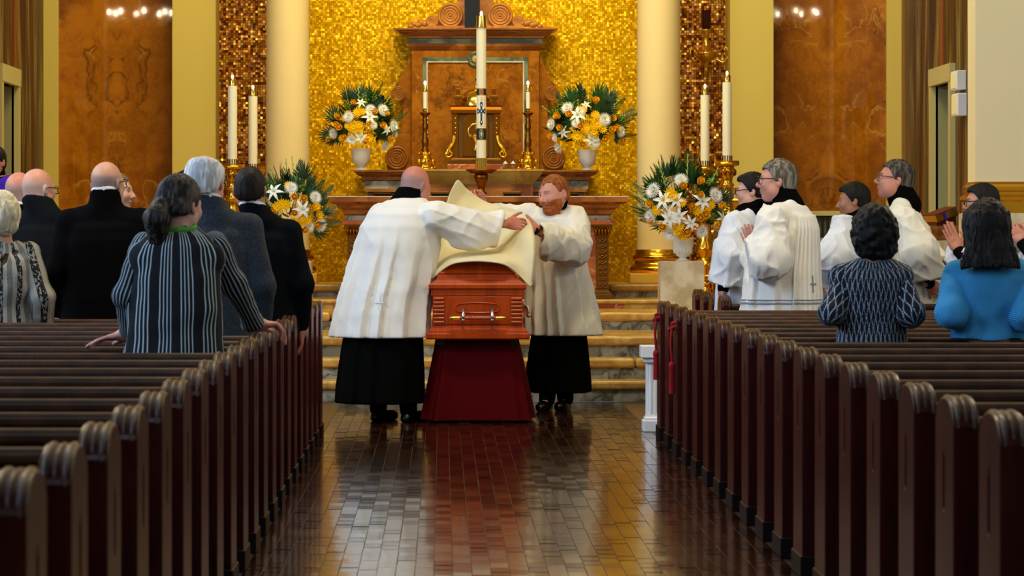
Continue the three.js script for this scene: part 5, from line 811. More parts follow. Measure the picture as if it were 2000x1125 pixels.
// a right hand: wrist at the origin, fingers along +z, back of the hand +y, thumb to +x
function handProto(curl, spread, thumb) {
  const fs = [ell(0, 0, 0.048, 0.042, 0.0155, 0.05), cone(V(0, 0, -0.03), V(0, 0, 0.02), 0.027, 0.03), cone(V(0.03, -0.006, 0.02), V(0.03, -0.004, 0.06), 0.014, 0.012)];
  const F4 = [[0.029, 0.09, [0.043, 0.025, 0.02], 0.0092], [0.01, 0.096, [0.047, 0.029, 0.021], 0.0094], [-0.011, 0.093, [0.043, 0.027, 0.02], 0.0088], [-0.03, 0.084, [0.034, 0.02, 0.018], 0.0078]];
  const chains = [];
  F4.forEach(([x, z, L, r], i) => { let p = V(x, 0.002, z - 0.02), a = 0; const yw = (1.5 - i) * spread; for (let k = -1; k < 3; k++) { const len = k < 0 ? 0.02 : L[k]; a += k < 0 ? 0 : curl[k] * (1 + 0.06 * i); const q = V(p.x + Math.sin(yw) * Math.cos(a) * len, p.y - Math.sin(a) * len, p.z + Math.cos(a) * Math.cos(yw) * len); chains.push(cone(p, q, r * (1 - 0.08 * (k + 1)), r * (1 - 0.08 * (k + 2)))); p = q; } });
  let p = V(0.026, -0.006, 0.022), d = V(0.72, -0.2, 0.66).normalize(); for (let k = 0; k < 3; k++) { const q = p.clone().addScaledVector(d, [0.044, 0.032, 0.026][k]); chains.push(cone(p, q, 0.0125 - k * 0.0016, 0.0112 - k * 0.0016)); p = q; d.add(V(-thumb, -thumb * 0.5, 0.25)).normalize(); }
  const f = (x, y, z) => { let e = smin(smin(fs[0](x, y, z), fs[1](x, y, z), 0.02), fs[2](x, y, z), 0.015), m = 9; for (const c of chains) m = Math.min(m, c(x, y, z)); return smin(e, m, 0.007); };
  return nets(f, V(-0.075, -0.12, -0.06), V(0.12, 0.05, 0.21), 0.0036);
}
const HS = 1.1; const HANDS = { relaxed: handProto([0.35, 0.5, 0.35], 0.05, 0.2), grip: handProto([0.9, 1.25, 0.8], 0.02, 0.55), flat: handProto([0.12, 0.15, 0.1], 0.16, 0.05), pray: handProto([0.08, 0.1, 0.06], 0.02, 0.5), drape: handProto([0.75, 0.5, 0.25], 0.09, 0.1) };
const SHOE = nets(union(0.03, ell(0, 0.035, 0.085, 0.046, 0.042, 0.09), ell(0, 0.045, -0.03, 0.038, 0.055, 0.065), ell(0, 0.02, 0.03, 0.042, 0.028, 0.14)), V(-0.07, -0.02, -0.13), V(0.07, 0.12, 0.2), 0.009);
{ const p = SHOE.attributes.position; for (let i = 0; i < p.count; i++) if (p.getY(i) < 0) p.setY(i, 0); SHOE.computeVertexNormals(); }

function person(o) {
  const fy = o.fy || 0, base = at(o.px, 0, o.d); base.y = fy; const yaw = o.yaw;
  const g = thing('person', o.label, 'person', base, yaw, o.group), inv = new THREE.Matrix4().makeRotationY(-yaw);
  const loc = (w) => w.clone().sub(base).applyMatrix4(inv), ldir = (w) => w.clone().applyMatrix4(inv).normalize();
  const hs = o.hs || 1, T = at(0, o.crown, o.d).y - fy - (o.hair ? (o.hair.lift || 0.012) : 0), sw = o.sw || 0.22, k = T / 1.75;
  const hc = o.headAt ? loc(o.headAt) : V(0, T - 0.126 * hs, 0.03); const HD = o.head || {};
  const HM = new THREE.Matrix4().compose(hc, new THREE.Quaternion().setFromEuler(new THREE.Euler(HD.pitch || 0, HD.yaw || 0, HD.roll || 0, 'YXZ')), V(hs, hs, hs));
  const shY = (o.shY || 0.805) * T, lean = o.lean ? loc(o.lean) : V(0, shY, 0); lean.y = shY; // where the shoulder line's middle is
  const S = (s) => V(lean.x + s * (sw - 0.06), shY - 0.012, lean.z - 0.005);
  const arm = (s) => { const a = (o.arms || {})[s > 0 ? 'L' : 'R']; return a ? { s: a.s ? loc(a.s) : S(s), e: loc(a.e), w: loc(a.w), c: a.c ? loc(a.c) : null, dir: a.dir ? ldir(a.dir) : null, palm: a.palm ? ldir(a.palm) : null, curl: a.curl || 'relaxed', cuff: a.cuff ? ldir(a.cuff) : null } : { s: S(s), e: V(lean.x + s * (sw + 0.012), shY - 0.31 * k, lean.z - 0.05), w: V(lean.x + s * (sw + 0.0), shY - 0.56 * k, lean.z + 0.05), dir: V(0, -1, 0.12).normalize(), palm: V(-s, 0, 0), curl: 'relaxed' }; };
  const A = [arm(1), arm(-1)], nb = V(lean.x * 0.9 + hc.x * 0.1, 0.84 * T, lean.z - 0.012);
  // body: one continuous skin under the clothes, with the head and both hands joined on
  const feet = o.feet ? o.feet.map(loc) : [V(0.105 * k, 0, 0.01), V(-0.105 * k, 0, 0.01)];
  const hip = 0.5 * T, parts = [cone(V(lean.x * 0.3, hip, 0), V(lean.x * 0.85, 0.72 * T, lean.z * 0.85), 0.11 * k, 0.125 * k), cone(S(1), S(-1), 0.05, 0.05), cone(nb, hc.clone().add(V(0, -0.03, -0.02)), 0.055 * hs, 0.052 * hs)];
  for (const a of A) parts.push(cone(a.s, a.e, 0.046, 0.038), cone(a.e, a.w, 0.038, 0.026));
  for (const q of [0, 1]) { const s = q ? -1 : 1, ft = feet[q], kn = V((s * 0.09 * k + ft.x) / 2, 0.28 * T, ft.z * 0.5 + 0.01); parts.push(cone(V(s * 0.085 * k, hip, 0), kn, 0.08 * k, 0.052 * k), cone(kn, V(ft.x, 0.09, ft.z - 0.03), 0.05 * k, 0.034 * k), cone(V(ft.x, 0.07, ft.z - 0.02), V(ft.x, 0.035, ft.z + 0.07), 0.03, 0.022)); }
  const lo = V(-0.45, 0, -0.45), hi = V(0.45, T, 0.45); for (const a of A) for (const p of [a.s, a.e, a.w]) { lo.min(p.clone().addScalar(-0.1)); hi.max(p.clone().addScalar(0.1)); } lo.min(hc.clone().addScalar(-0.15)); hi.max(hc.clone().addScalar(0.15)); lo.y = -0.02;
  const sk = lin(o.skin), flesh = (q) => paint(q, () => sk), pieces = [flesh(nets(union(0.05, ...parts), lo, hi, 0.022)), headGeo({ skin: o.skin, ...(o.face || {}), nb: nb.clone().applyMatrix4(HM.clone().invert()) }).applyMatrix4(HM)];
  A.forEach((a, i) => { const s = i ? -1 : 1; if (!a.dir) a.dir = a.w.clone().sub(a.e).normalize(); if (!a.palm) a.palm = V(0, -1, 0); const z = a.dir, y = a.palm.clone().negate(); y.addScaledVector(z, -y.dot(z)).normalize(); const x = y.clone().cross(z); let h = HANDS[a.curl].clone(); if (s > 0) { h.scale(-1, 1, 1); const ix = h.index.array; for (let q = 0; q < ix.length; q += 3) { const t = ix[q + 1]; ix[q + 1] = ix[q + 2]; ix[q + 2] = t; } h.computeVertexNormals(); } h.applyMatrix4(new THREE.Matrix4().makeBasis(x.multiplyScalar(HS), y.multiplyScalar(HS), z.clone().multiplyScalar(HS)).setPosition(a.w)); pieces.push(paint(h, (px, py, pz) => lerp3(sk, lin(0xb84a38), 0.2 + 0.25 * vnoise3(px * 60, py * 60, pz * 60)))); });
  const bodyGeo = mergeGeometries(pieces.map((q) => { q.deleteAttribute('uv'); return q; })); mesh('body', bodyGeo, M.skin, g);
  if (o.beard) { const hf = headField({ ...(o.face || {}) }), bg = nets((x, y, z) => { const ax = Math.abs(x), mouth = Math.hypot(x / 0.026, (y + 0.067) / 0.008) - 1; let d = hf(x, y, z) - 0.004 - 0.006 * sstep(-0.07, -0.11, y) * sstep(0.02, 0.06, z) + (vnoise3(x * 220, y * 90, z * 220) - 0.5) * 0.006; d = smax(d, y + 0.048 - ax * 0.3 * sstep(0.03, 0.07, ax), 0.006); d = smax(d, -0.135 - y, 0.01); d = smax(d, 0.0 - z, 0.012); return z > 0.06 ? smax(d, -mouth * 0.012, 0.004) : d; }, V(-0.1, -0.15, -0.02), V(0.1, 0.02, 0.14), 0.0038); const b1 = lin(o.beard[0]), b2 = lin(o.beard[1]); mesh('beard', paint(bg, (x, y, z) => lerp3(b1, b2, vnoise3(x * 200, y * 60, z * 200))).applyMatrix4(HM), M.hairV, g); }
  if (o.hair) mesh('hair', hairGeo(o.hair).applyMatrix4(HM), M.hairV, g);
  if (o.band) mesh('hair_tie', new THREE.TorusGeometry(0.04, 0.014, 8, 20).rotateX(0.6).translate(0, -0.004, -0.12).applyMatrix4(HM), M.black, g);
  if (o.glasses) { const gl = mesh('glasses', glassesGeo(o.glasses === 'round').applyMatrix4(HM), std({ color: o.glasses === 'wire' ? 0x5a4a3a : 0x0c0a0a, roughness: 0.3 }), g); for (const s of [-1, 1]) mesh('lens', lensGeo(s).applyMatrix4(HM), M.glass, gl); }
  const rn = (0.058 + ((o.face || {}).fat || 0) * 0.012) * hs, NB = V(0, -0.045, -0.026).applyMatrix4(HM), ring = (y) => nb.clone().lerp(NB, clamp((y - nb.y) / (NB.y - nb.y), -0.3, 1.2));
  const F = { rn, ring, g, feet, T, k, sw, lean, shY, A, hc, nb, S, loc, lo, hi, HM, hs }; if (o.dress) o.dress(F, o); return F;
}
const wrinkle = (x, y, z, a = 0.01) => (vnoise3(x * 8, y * 9, z * 8) - 0.5) * a + (vnoise3(x * 19 + 4, y * 15, z * 19) - 0.5) * a * 0.5;
const folds = (x, y, z) => { const u = x * 0.8 + z * 0.6, v = z * 0.8 - x * 0.6, n = vnoise3(u * 13 + y * 3, v * 13, y * 2) - 0.5, m = 1 - Math.abs(2 * vnoise3(u * 9 - y * 3, v * 9 + y * 2, y * 2.2 + 9) - 1); return n * 0.014 - Math.pow(m, 4) * 0.016; };
function trousers(F, mat = M.trouser, top = 0.56) {
  const { T, k, g } = F, fs = [cone(V(-0.05, 0.5 * T, 0), V(0.05, 0.5 * T, 0), 0.125 * k, 0.125 * k)]; for (const s of [-1, 1]) fs.push(cone(V(s * 0.088 * k, 0.5 * T, 0), V(s * 0.105 * k, 0.27 * T, 0.015), 0.1 * k, 0.078 * k), cone(V(s * 0.105 * k, 0.27 * T, 0.015), V(s * 0.11 * k, 0.07, -0.01), 0.078 * k, 0.07 * k));
  const f = union(0.03, ...fs); mesh('trousers', nets((x, y, z) => Math.max(f(x, y, z), 0.035 - y), V(-0.3, 0, -0.25), V(0.3, top * T + 0.05, 0.25), 0.02), mat, g);
  for (const s of [-1, 1]) mesh('shoe', SHOE, M.shoe, g).position.set(s * 0.105 * k, 0.0, 0.01);
}
function torsoRows(F, hem, b = 1, w = 1) { const { T, sw, lean, shY } = F, q = sw / 0.225 * w; const r = (f, a, d) => { const t = clamp((f - 0.5) / 0.3); return [f * T, a * q, d * b, lean.x * t, lean.z * t - 0.012]; }; return [r(hem, 0.212, 0.15), r(0.53, 0.21, 0.152), r(0.6, 0.196, 0.142), r(0.67, 0.2, 0.14), r(0.73, 0.208, 0.135), r(0.775, 0.2, 0.118), r(0.808, 0.155, 0.088), r(0.838, 0.085, 0.072)]; }
function suit(mat, opt = {}) {
  return (F, o) => {
    const { T, k, sw, lean, shY, A, g, S, hc } = F, fit = opt.fit || 1, tor = loft(torsoRows(F, opt.hem || 0.45, opt.belly || 1, opt.w || 1)), fs = [tor, cone(V(lean.x + 0.06, 0.828 * T, lean.z - 0.015), S(1), 0.05 * fit, 0.064 * fit), cone(V(lean.x - 0.06, 0.828 * T, lean.z - 0.015), S(-1), 0.05 * fit, 0.064 * fit)];
    const arms = A.flatMap((a) => [cone(a.s, a.e, 0.068 * fit, 0.058 * fit), cone(a.e, a.w.clone().lerp(a.e, 0.06), 0.058 * fit, 0.046 * fit)]), body = union(0.04, ...fs), av = union(0.03, ...arms), cy = (opt.colY || 0.885) * T, col = cone(F.ring(0.83 * T), F.ring(cy), F.rn + 0.034, F.rn + 0.017), hole = cone(V(lean.x, 0.86 * T, lean.z), V(hc.x, 0.95 * T, hc.z - 0.01), 0.057, 0.063);
    const f = (x, y, z) => { let d = smin(body(x, y, z), av(x, y, z), 0.022); d = smin(d, smax(col(x, y, z), y - cy + (z - F.ring(cy).z) * 0.3, 0.006), 0.03); d += wrinkle(x, y, z, 0.012) + 0.004 * Math.exp(-Math.pow((x - lean.x) / 0.006, 2)) * (z < lean.z ? 1 : 0); return d; };
    mesh('jacket', nets(f, F.lo, F.hi, opt.cell || 0.011, (x, y, z) => [x, y]), mat, g);
    if (opt.shirt !== false) { const sc = cone(F.ring(0.85 * T), F.ring(cy + 0.014 * T), F.rn + 0.012, F.rn + 0.009); mesh('shirt_collar', nets((x, y, z) => smax(sc(x, y, z), y - cy - 0.009 * T + (z - F.ring(cy).z) * 0.28, 0.004), V(lean.x - 0.12, 0.8 * T, lean.z - 0.12), V(lean.x + 0.12, 0.93 * T, lean.z + 0.14), 0.007), opt.shirtMat || M.shirt, g); }
    trousers(F, opt.trousers || mat);
  };
}
const kpleat = (n, ph, wob = 0.6) => (t) => { let s = n * t / 6.28318 + ph + wob * 0.3 * Math.sin(2.3 * t + ph * 5) + 0.2 * Math.sin(5.1 * t + ph * 2); s -= Math.floor(s); return s < 0.78 ? s / 0.78 : (1 - s) / 0.22; };
function sleeveField(a, r0, r1, r2, sag = 0, open = 0.09) { // wide hanging sleeve, open at the cuff
  const cw = a.c || a.w, dir = cw.clone().sub(a.e).normalize(), end = cw.clone().addScaledVector(dir, -0.045), dn = V(0, -sag, 0), up = cone(a.s, a.e, r0, r1), fo = cone(a.e, end.clone().add(dn.clone().multiplyScalar(0.4)), r1, r2), lo = sag ? cone(a.e.clone().add(dn.clone().multiplyScalar(0.5)), end.clone().add(dn), r1 * 0.9, r2 * 0.92) : null, ins = cone(end.clone().addScaledVector(dir, -open).add(dn.clone().multiplyScalar(0.45)), end.clone().addScaledVector(dir, 0.06).add(dn.clone().multiplyScalar(0.45)), r2 * 0.6, r2 - 0.014);
  const C = a.cuff || dir, ax = a.w.clone().sub(a.s).normalize(), fu = V(0, 1, 0).addScaledVector(ax, -ax.y).normalize(), fv = ax.clone().cross(fu), fo2 = (x, y, z) => { const p = (x - a.s.x) * ax.x + (y - a.s.y) * ax.y + (z - a.s.z) * ax.z, q = x * fu.x + y * fu.y + z * fu.z, r = x * fv.x + y * fv.y + z * fv.z, m = 1 - Math.abs(2 * vnoise3(q * 12 + p * 3.5, r * 12 - p * 3, p * 1.6 + 5) - 1), n = 1 - Math.abs(2 * vnoise3(q * 6 - p * 5, r * 6 + p * 4, p * 3) - 1); return -Math.pow(m, 3) * 0.014 - Math.pow(n, 4) * 0.014 + 0.006; };
  return (x, y, z) => { let d = smin(up(x, y, z), fo(x, y, z), 0.05); if (lo) d = smin(d, lo(x, y, z), 0.05); d += fo2(x, y, z); const pl = (x - end.x) * C.x + (y - end.y) * C.y + (z - end.z) * C.z; d = smax(d, pl, 0.006); if (open > 0) d = smax(d, -ins(x, y, z), 0.006); return d; };
}
function surplice(mat, opt = {}) {
  return (F, o) => {
    const { T, k, sw, lean, shY, A, g, S, hc, loc } = F, hem = opt.hem ?? 0.34 * T, W = opt.w || 1, fl = opt.flare || 1;
    const rows = opt.rows ? opt.rows(F) : [[hem, 0.31 * fl, 0.25 * fl, lean.x * 0.1, 0], [0.5 * T, 0.27 * fl, 0.22 * fl, lean.x * 0.4, lean.z * 0.4], [0.66 * T, 0.235 * W, 0.18, lean.x * 0.8, lean.z * 0.8], [0.75 * T, 0.22 * W, 0.15, lean.x, lean.z - 0.01], [0.79 * T, 0.2 * W, 0.125, lean.x, lean.z - 0.01], [0.82 * T, 0.15 * W, 0.095, lean.x, lean.z - 0.01], [0.838 * T, 0.1, 0.085, lean.x, lean.z - 0.01]];
    const pf = kpleat(opt.pleats || 15, opt.phase || 0.2), amp = opt.amp ?? 0.03, yTop = 0.8 * T, pl = (t, y) => (pf(t) - 0.5) * amp * sstep(yTop, hem + 0.15, y);
    const tor = loft(rows, pl), sh = [1, -1].map((s) => cone(V(lean.x + s * 0.07, 0.822 * T, lean.z - 0.015), S(s), 0.058, 0.07)), sl = A.map((a, i) => sleeveField(a, ...(opt.sleeves ? opt.sleeves[i] : [0.085, 0.1, 0.105, 0.06])));
    const neck = cone(V(F.nb.x, 0.815 * T, F.nb.z + 0.012), V(F.nb.x, 1.0 * T, F.nb.z + 0.012), opt.neck || 0.112, opt.neck || 0.112);
    const f = (x, y, z) => { let d = smin(tor(x, y, z), Math.min(sh[0](x, y, z), sh[1](x, y, z)), 0.05); d = smin(d, Math.min(sl[0](x, y, z), sl[1](x, y, z)), 0.028); const nk = neck(x, y, z); d = smax(d, -nk, 0.008); d += wrinkle(x, y, z, opt.wr || 0.014) + folds(x, y, z) * (opt.fold ?? 1); return Math.max(d, hem - y + (opt.hemWave ? opt.hemWave(x, z) : 0)); };
    const lo = F.lo.clone().addScalar(-0.12), hi = F.hi.clone().addScalar(0.1); lo.y = hem - 0.06; hi.y = 0.88 * T; const sf = mesh(opt.name || 'surplice', nets(f, lo, hi, opt.cell || 0.0095, (x, y, z) => [x, y]), mat, g);
    // black cassock beneath, to the shoes, with its collar
    const ct = rows.map(([y, a, b, x, z]) => [y, a - (y < 0.78 * T ? 0.05 : 0.02), b - (y < 0.78 * T ? 0.05 : 0.02), x, z]); const foot = opt.casHem ?? 0.11; const fr = ct.filter((r) => r[0] > 0.45 * T); fr.unshift([foot, (opt.casW || 0.25), (opt.casD || 0.2), opt.casX || 0, opt.casZ || 0]);
    const cp = kpleat(11, 0.5), cas = loft(fr, (t, y) => (cp(t) - 0.5) * 0.03 * sstep(0.5 * T, 0.2, y)), yoke = [1, -1].map((s) => cone(V(lean.x + s * 0.06, 0.828 * T, lean.z - 0.012), V(lean.x + s * 0.14, 0.806 * T, lean.z - 0.012), 0.056, 0.05)), cy = (opt.colY || 0.892) * T, col = cone(F.ring(0.825 * T), F.ring(cy), F.rn + 0.034, F.rn + 0.014);
    const cw = A.map((a) => cone(a.e, a.w.clone().lerp(a.e, 0.04), 0.05, 0.042)), c2 = (x, y, z) => { let d = smin(cas(x, y, z), Math.min(yoke[0](x, y, z), yoke[1](x, y, z)), 0.03); d = smin(d, smax(col(x, y, z), y - cy + (z - F.ring(cy).z) * 0.3, 0.006), 0.02); return opt.cuffs === false ? d : Math.min(d, cw[0](x, y, z), cw[1](x, y, z)); };
    const l2 = F.lo.clone().addScalar(-0.02); l2.y = Math.max(foot - 0.03, 0); mesh('cassock', nets(c2, l2, F.hi, 0.013), opt.cassock || M.cassock, g);
    for (const s of [-1, 1]) { const a = mesh('shoe', SHOE, M.shoe, g), sp = F.feet[s > 0 ? 0 : 1]; a.position.set(sp.x, 0.0, sp.z); }
    if (opt.legs) mesh('trousers', nets(union(0.02, ...[1, -1].map((s) => { const sp = F.feet[s > 0 ? 0 : 1]; return cone(V(sp.x, 0.08, sp.z - 0.03), V(sp.x * 0.8, 0.5, sp.z * 0.3 - 0.02), 0.06, 0.09); })), V(-0.45, 0.02, -0.45), V(0.45, 0.6, 0.45), 0.014), M.trouser, g);
    if (opt.tab) mesh('collar_tab', rb(0.03, 0.03, 0.012, 0.004, mix(lean.x, hc.x, 0.5), 0.862 * T, lean.z + 0.085), M.shirt, g);
    if (opt.more) opt.more(F, { rows, pl, hem, tor, f }, sf);
  };
}
function knitTop(mat, sleeveMat, opt = {}) {
  return (F, o) => {
    const { T, k, sw, lean, shY, A, g, S, hc } = F, rows = opt.rows ? opt.rows(F) : torsoRows(F, opt.hem || 0.46, opt.belly || 1.05, opt.w || 1), tor = loft(rows), fs = [tor, cone(V(lean.x + 0.05, 0.822 * T, lean.z - 0.015), S(1), 0.05, 0.06), cone(V(lean.x - 0.05, 0.822 * T, lean.z - 0.015), S(-1), 0.05, 0.06)], body = union(0.045, ...fs), hole = cone(V(lean.x, 0.84 * T, lean.z + 0.005), V(hc.x, 0.98 * T, hc.z), opt.neck || 0.062, 0.075), hem = rows[0][0];
    const f = (x, y, z) => { let d = smax(body(x, y, z), -hole(x, y, z), 0.008); d += wrinkle(x, y, z, opt.wr || 0.014); if (opt.cut) d = opt.cut(d, x, y, z, F); return Math.max(d, hem - y); };
    const R = 0.24; mesh(opt.name || 'jumper', nets(f, F.lo, F.hi, opt.cell || 0.0085, (x, y, z) => opt.planar ? [(x - lean.x) / opt.per[0], y / opt.per[1]] : [Math.atan2(x - lean.x, -(z - lean.z)) * R / opt.per[0], y / opt.per[1]]), mat, g);
    A.forEach((a, i) => { const r = opt.sr || [0.064, 0.058, 0.048], stop = opt.stop ?? 0.1, w = a.w.clone().lerp(a.e, stop), up = cone(a.s, a.e, r[0], r[1]), lo_ = cone(a.e, w, r[1], r[2]), dir = w.clone().sub(a.e).normalize(), ax = a.e.clone().sub(a.s).normalize(), u = V(0, 0, -1).addScaledVector(ax, ax.z).normalize(), v = ax.clone().cross(u);
      const sf = (x, y, z) => smax(smin(up(x, y, z), lo_(x, y, z), 0.03) + wrinkle(x * 1.3, y * 1.6, z * 1.3, 0.016), (x - w.x) * dir.x + (y - w.y) * dir.y + (z - w.z) * dir.z, 0.006), lo = a.s.clone().min(a.e).min(a.w).addScalar(-0.12), hi = a.s.clone().max(a.e).max(a.w).addScalar(0.12);
      mesh('sleeve', nets(sf, lo, hi, opt.cell || 0.0085, (x, y, z) => { const q = V(x, y, z), mid = q.clone().sub(a.s), t = mid.dot(ax), c = t < a.e.distanceTo(a.s) ? mid.addScaledVector(ax, -t) : q.sub(a.e.clone().lerp(w, clamp(q.clone().sub(a.e).dot(dir) / a.e.distanceTo(w)))); return [Math.atan2(c.dot(v), c.dot(u)) * 0.06 / opt.per[0], t / opt.per[1]]; }), sleeveMat || mat, g); });
    trousers(F, opt.trousers || M.trouser);
  };
}
// ---------------------------------------------------------------- the people
const FAIR = 0xd6a488, PINK = 0xd28a72, TAN = 0xa87450, PI = Math.PI;
// rows of a garment read as [row, centre column, half width] at depth d
const pxRows = (d, list, bk = 0.94) => (F) => list.map(([py, c, hw]) => { const w = at(c, py, d), l = F.loc(w), r = hw * d / 7100; return [l.y, r * 1.03, r * bk, l.x, l.z]; });
const onLoft = (rows, pl, t, y, off) => { let i = 0; while (i < rows.length - 2 && y > rows[i + 1][0]) i++; const A = rows[i], B = rows[i + 1]; let q = clamp((y - A[0]) / (B[0] - A[0])); q = q * q * (3 - 2 * q) * 0.5 + q * 0.5; const a = mix(A[1], B[1], q), b = mix(A[2], B[2], q), m = Math.min(a, b), r = 1 + (pl(t, y) + off) / m; return V(mix(A[3] || 0, B[3] || 0, q) + a * r * Math.sin(t), y, mix(A[4] || 0, B[4] || 0, q) + b * r * Math.cos(t)); };
function clothPatch(rows, pl, t0, t1, y0, y1, off, nt, ny, thick = 0.004) { // a strip of cloth lying on a garment
  const pos = [], idx = [], n = (nt + 1) * (ny + 1); for (const o of [off, off - thick]) for (let i = 0; i <= nt; i++) for (let j = 0; j <= ny; j++) { const p = onLoft(rows, pl, mix(t0, t1, i / nt), mix(y0, y1, j / ny), o); pos.push(p.x, p.y, p.z); }
  const q = (a, b, c, d) => idx.push(a, b, c, a, c, d); for (let i = 0; i < nt; i++) for (let j = 0; j < ny; j++) { const a = i * (ny + 1) + j, b = a + ny + 1; q(a, b, b + 1, a + 1); q(n + a, n + a + 1, n + b + 1, n + b); }
  for (let i = 0; i < nt; i++) for (const j of [0, ny]) { const a = i * (ny + 1) + j, b = a + ny + 1; j ? q(a, b, n + b, n + a) : q(a, n + a, n + b, b); } for (let j = 0; j < ny; j++) for (const i of [0, nt]) { const a = i * (ny + 1) + j; i ? q(a, n + a, n + a + 1, a + 1) : q(a, a + 1, n + a + 1, n + a); }
  const g = new THREE.BufferGeometry(); g.setAttribute('position', new THREE.Float32BufferAttribute(pos, 3)); g.setIndex(idx); g.computeVertexNormals(); return g;
}
const trimMat = cloth(0x8e939c);
// --- the two priests with the pall
person({ label: 'bald priest in white surplice seen from behind, reaching over the casket', px: 770, d: 25.35, crown: 325, yaw: 2.5, skin: 0xc98270, hs: 1.1, sw: 0.27, headAt: at(811, 364, 25.42), head: { yaw: -0.12, pitch: 0.3, roll: 0.05 }, face: { skin: 0xc98270, fat: 1, jaw: 1.1, stubble: 0x8c7c80 }, lean: at(789, 415, 25.38), feet: [at(744, 825, 25.5), at(803, 825, 25.3)],
  arms: { R: { s: at(850, 424, 25.18), e: at(915, 447, 25.28), w: at(990, 437, 25.5), dir: V(1, 0.0, -0.12), palm: V(0, -0.35, -1), curl: 'drape', cuff: V(0.97, -0.2, 0) }, L: { s: at(742, 424, 25.6), e: at(790, 470, 26.05), w: at(848, 452, 26.45), dir: V(0.8, 0.2, -0.4), palm: V(0, -1, 0), curl: 'grip' } },
  dress: surplice(M.surplice, { hem: 0.588, rows: pxRows(25.35, [[659, 742, 94], [620, 746, 90], [590, 751, 88], [530, 765, 86], [480, 776, 84], [445, 782, 80], [420, 787, 71], [402, 792, 55], [388, 797, 36]]), pleats: 14, amp: 0.06, phase: 0.35, wr: 0.008, fold: 0.3, sleeves: [[0.09, 0.1, 0.1, 0.02], [0.105, 0.118, 0.098, 0.055]], neck: 0.118, colY: 0.908, casHem: 0.13, casW: 0.31, casD: 0.3, casX: 0.08, casZ: -0.06, legs: true, cuffs: false,
    more: (F, G, sf) => mesh('stitched_cross', merge([clothPatch(G.rows, G.pl, 3.55, 3.75, 0.83, 0.838, 0.018, 8, 1), clothPatch(G.rows, G.pl, 3.64, 3.66, 0.79, 0.9, 0.018, 2, 6)]), cloth(0xd6d8de), sf) }) });
person({ label: 'red-bearded priest in white surplice facing the casket, wearing a black watch', px: 1090, d: 27.0, crown: 340, yaw: -0.3, skin: 0xd0927c, hs: 1.12, sw: 0.25, headAt: at(1081, 380, 26.86), head: { yaw: -0.55, pitch: 0.14, roll: 0.06 }, beard: [0x8a3c12, 0xb4662a], face: { beard: 0x8a3c18, brow: 0x8a5024 }, hair: { style: 'short', color: 0x84441a, color2: 0xa8622a, t: 0.007, front: 0.075, temple: 0.088 }, lean: at(1078, 416, 27.0), feet: [at(1102, 800, 26.95), at(1066, 800, 26.85)],
  arms: { L: { s: at(1122, 428, 26.92), e: at(1120, 480, 26.7), w: at(1050, 450, 26.25), dir: V(-0.75, 0.6, 0.25), palm: V(-0.3, -0.6, -0.6), curl: 'drape', cuff: V(-1, 0, 0) }, R: { s: at(1034, 424, 27.0), e: at(990, 432, 27.0), w: at(944, 402, 26.96), dir: V(-0.62, 0.78, -0.05), palm: V(0, -0.5, 0.8), curl: 'grip' } },
  dress: surplice(M.surpliceCream, { hem: 0.553, rows: pxRows(27.0, [[656, 1100, 68], [600, 1095, 63], [560, 1092, 58], [500, 1086, 54], [455, 1082, 55], [428, 1080, 54], [412, 1079, 42], [402, 1079, 30]]), pleats: 13, amp: 0.06, phase: 0.1, wr: 0.012, fold: 0.6, sleeves: [[0.09, 0.115, 0.1, 0.09], [0.085, 0.09, 0.085, 0.03]], neck: 0.128, cuffs: false, casHem: 0.13, casW: 0.24, casD: 0.22, tab: true, legs: true,
    more: (F, G, sf) => { const w = F.A[0]; mesh('watch', merge([new THREE.TorusGeometry(0.034, 0.008, 8, 20).applyMatrix4(new THREE.Matrix4().makeBasis(...(() => { const z = w.dir, x = V(0, 1, 0).cross(z).normalize(); return [x, z.clone().cross(x), z]; })()).setPosition(w.w.clone())), new THREE.CylinderGeometry(0.02, 0.02, 0.012, 16).rotateX(PI / 2).translate(w.w.x, w.w.y, w.w.z + 0.036)]), M.black, F.g); } }) });
// --- mourners left of the aisle
person({ label: 'cleric in purple with gold-edged dark collar at the far left edge', px: -9, d: 28.7, fy: 0.326, crown: 283, yaw: -0.5, skin: 0xb87858, sw: 0.2, face: { brow: 0x0c0806 }, hair: { style: 'short', color: 0x0a0706, t: 0.012 }, dress: surplice(M.purple, { name: 'purple_mantle', flare: 0.66, w: 0.9, pleats: 9, amp: 0.02, neck: 0.1, more: (F, G, sf) => mesh('gold_edging', tube(Array.from({ length: 24 }, (_, i) => { const a = i / 24 * 6.283; return V(F.lean.x + 0.088 * Math.sin(a), 0.86 * F.T - 0.012 * Math.cos(a), F.lean.z + 0.01 + 0.088 * Math.cos(a)); }), 0.007, 60, 6, true), M.gilt, sf) }) });
person({ label: 'bald man in black half hidden behind the bald man with glasses, far left', px: 30, d: 23.2, crown: 345, yaw: PI, skin: PINK, sw: 0.22, headAt: at(40, 375, 23.2), head: { yaw: -0.6 }, face: { fat: 0.6, stubble: 0xa09490 }, dress: suit(M.suitBlack) });
person({ label: 'bald man with glasses in a charcoal suit, left of the tall bald man', px: 86, d: 22.4, crown: 330, yaw: PI, skin: 0xd09680, hs: 1.03, sw: 0.235, headAt: at(75, 371, 22.4), head: { yaw: -0.75, pitch: 0.05 }, face: { fat: 0.6, stubble: 0xb8a8a0 }, glasses: 'dark', dress: suit(M.suitCharcoal, { shirt: false, colY: 0.895 }) });
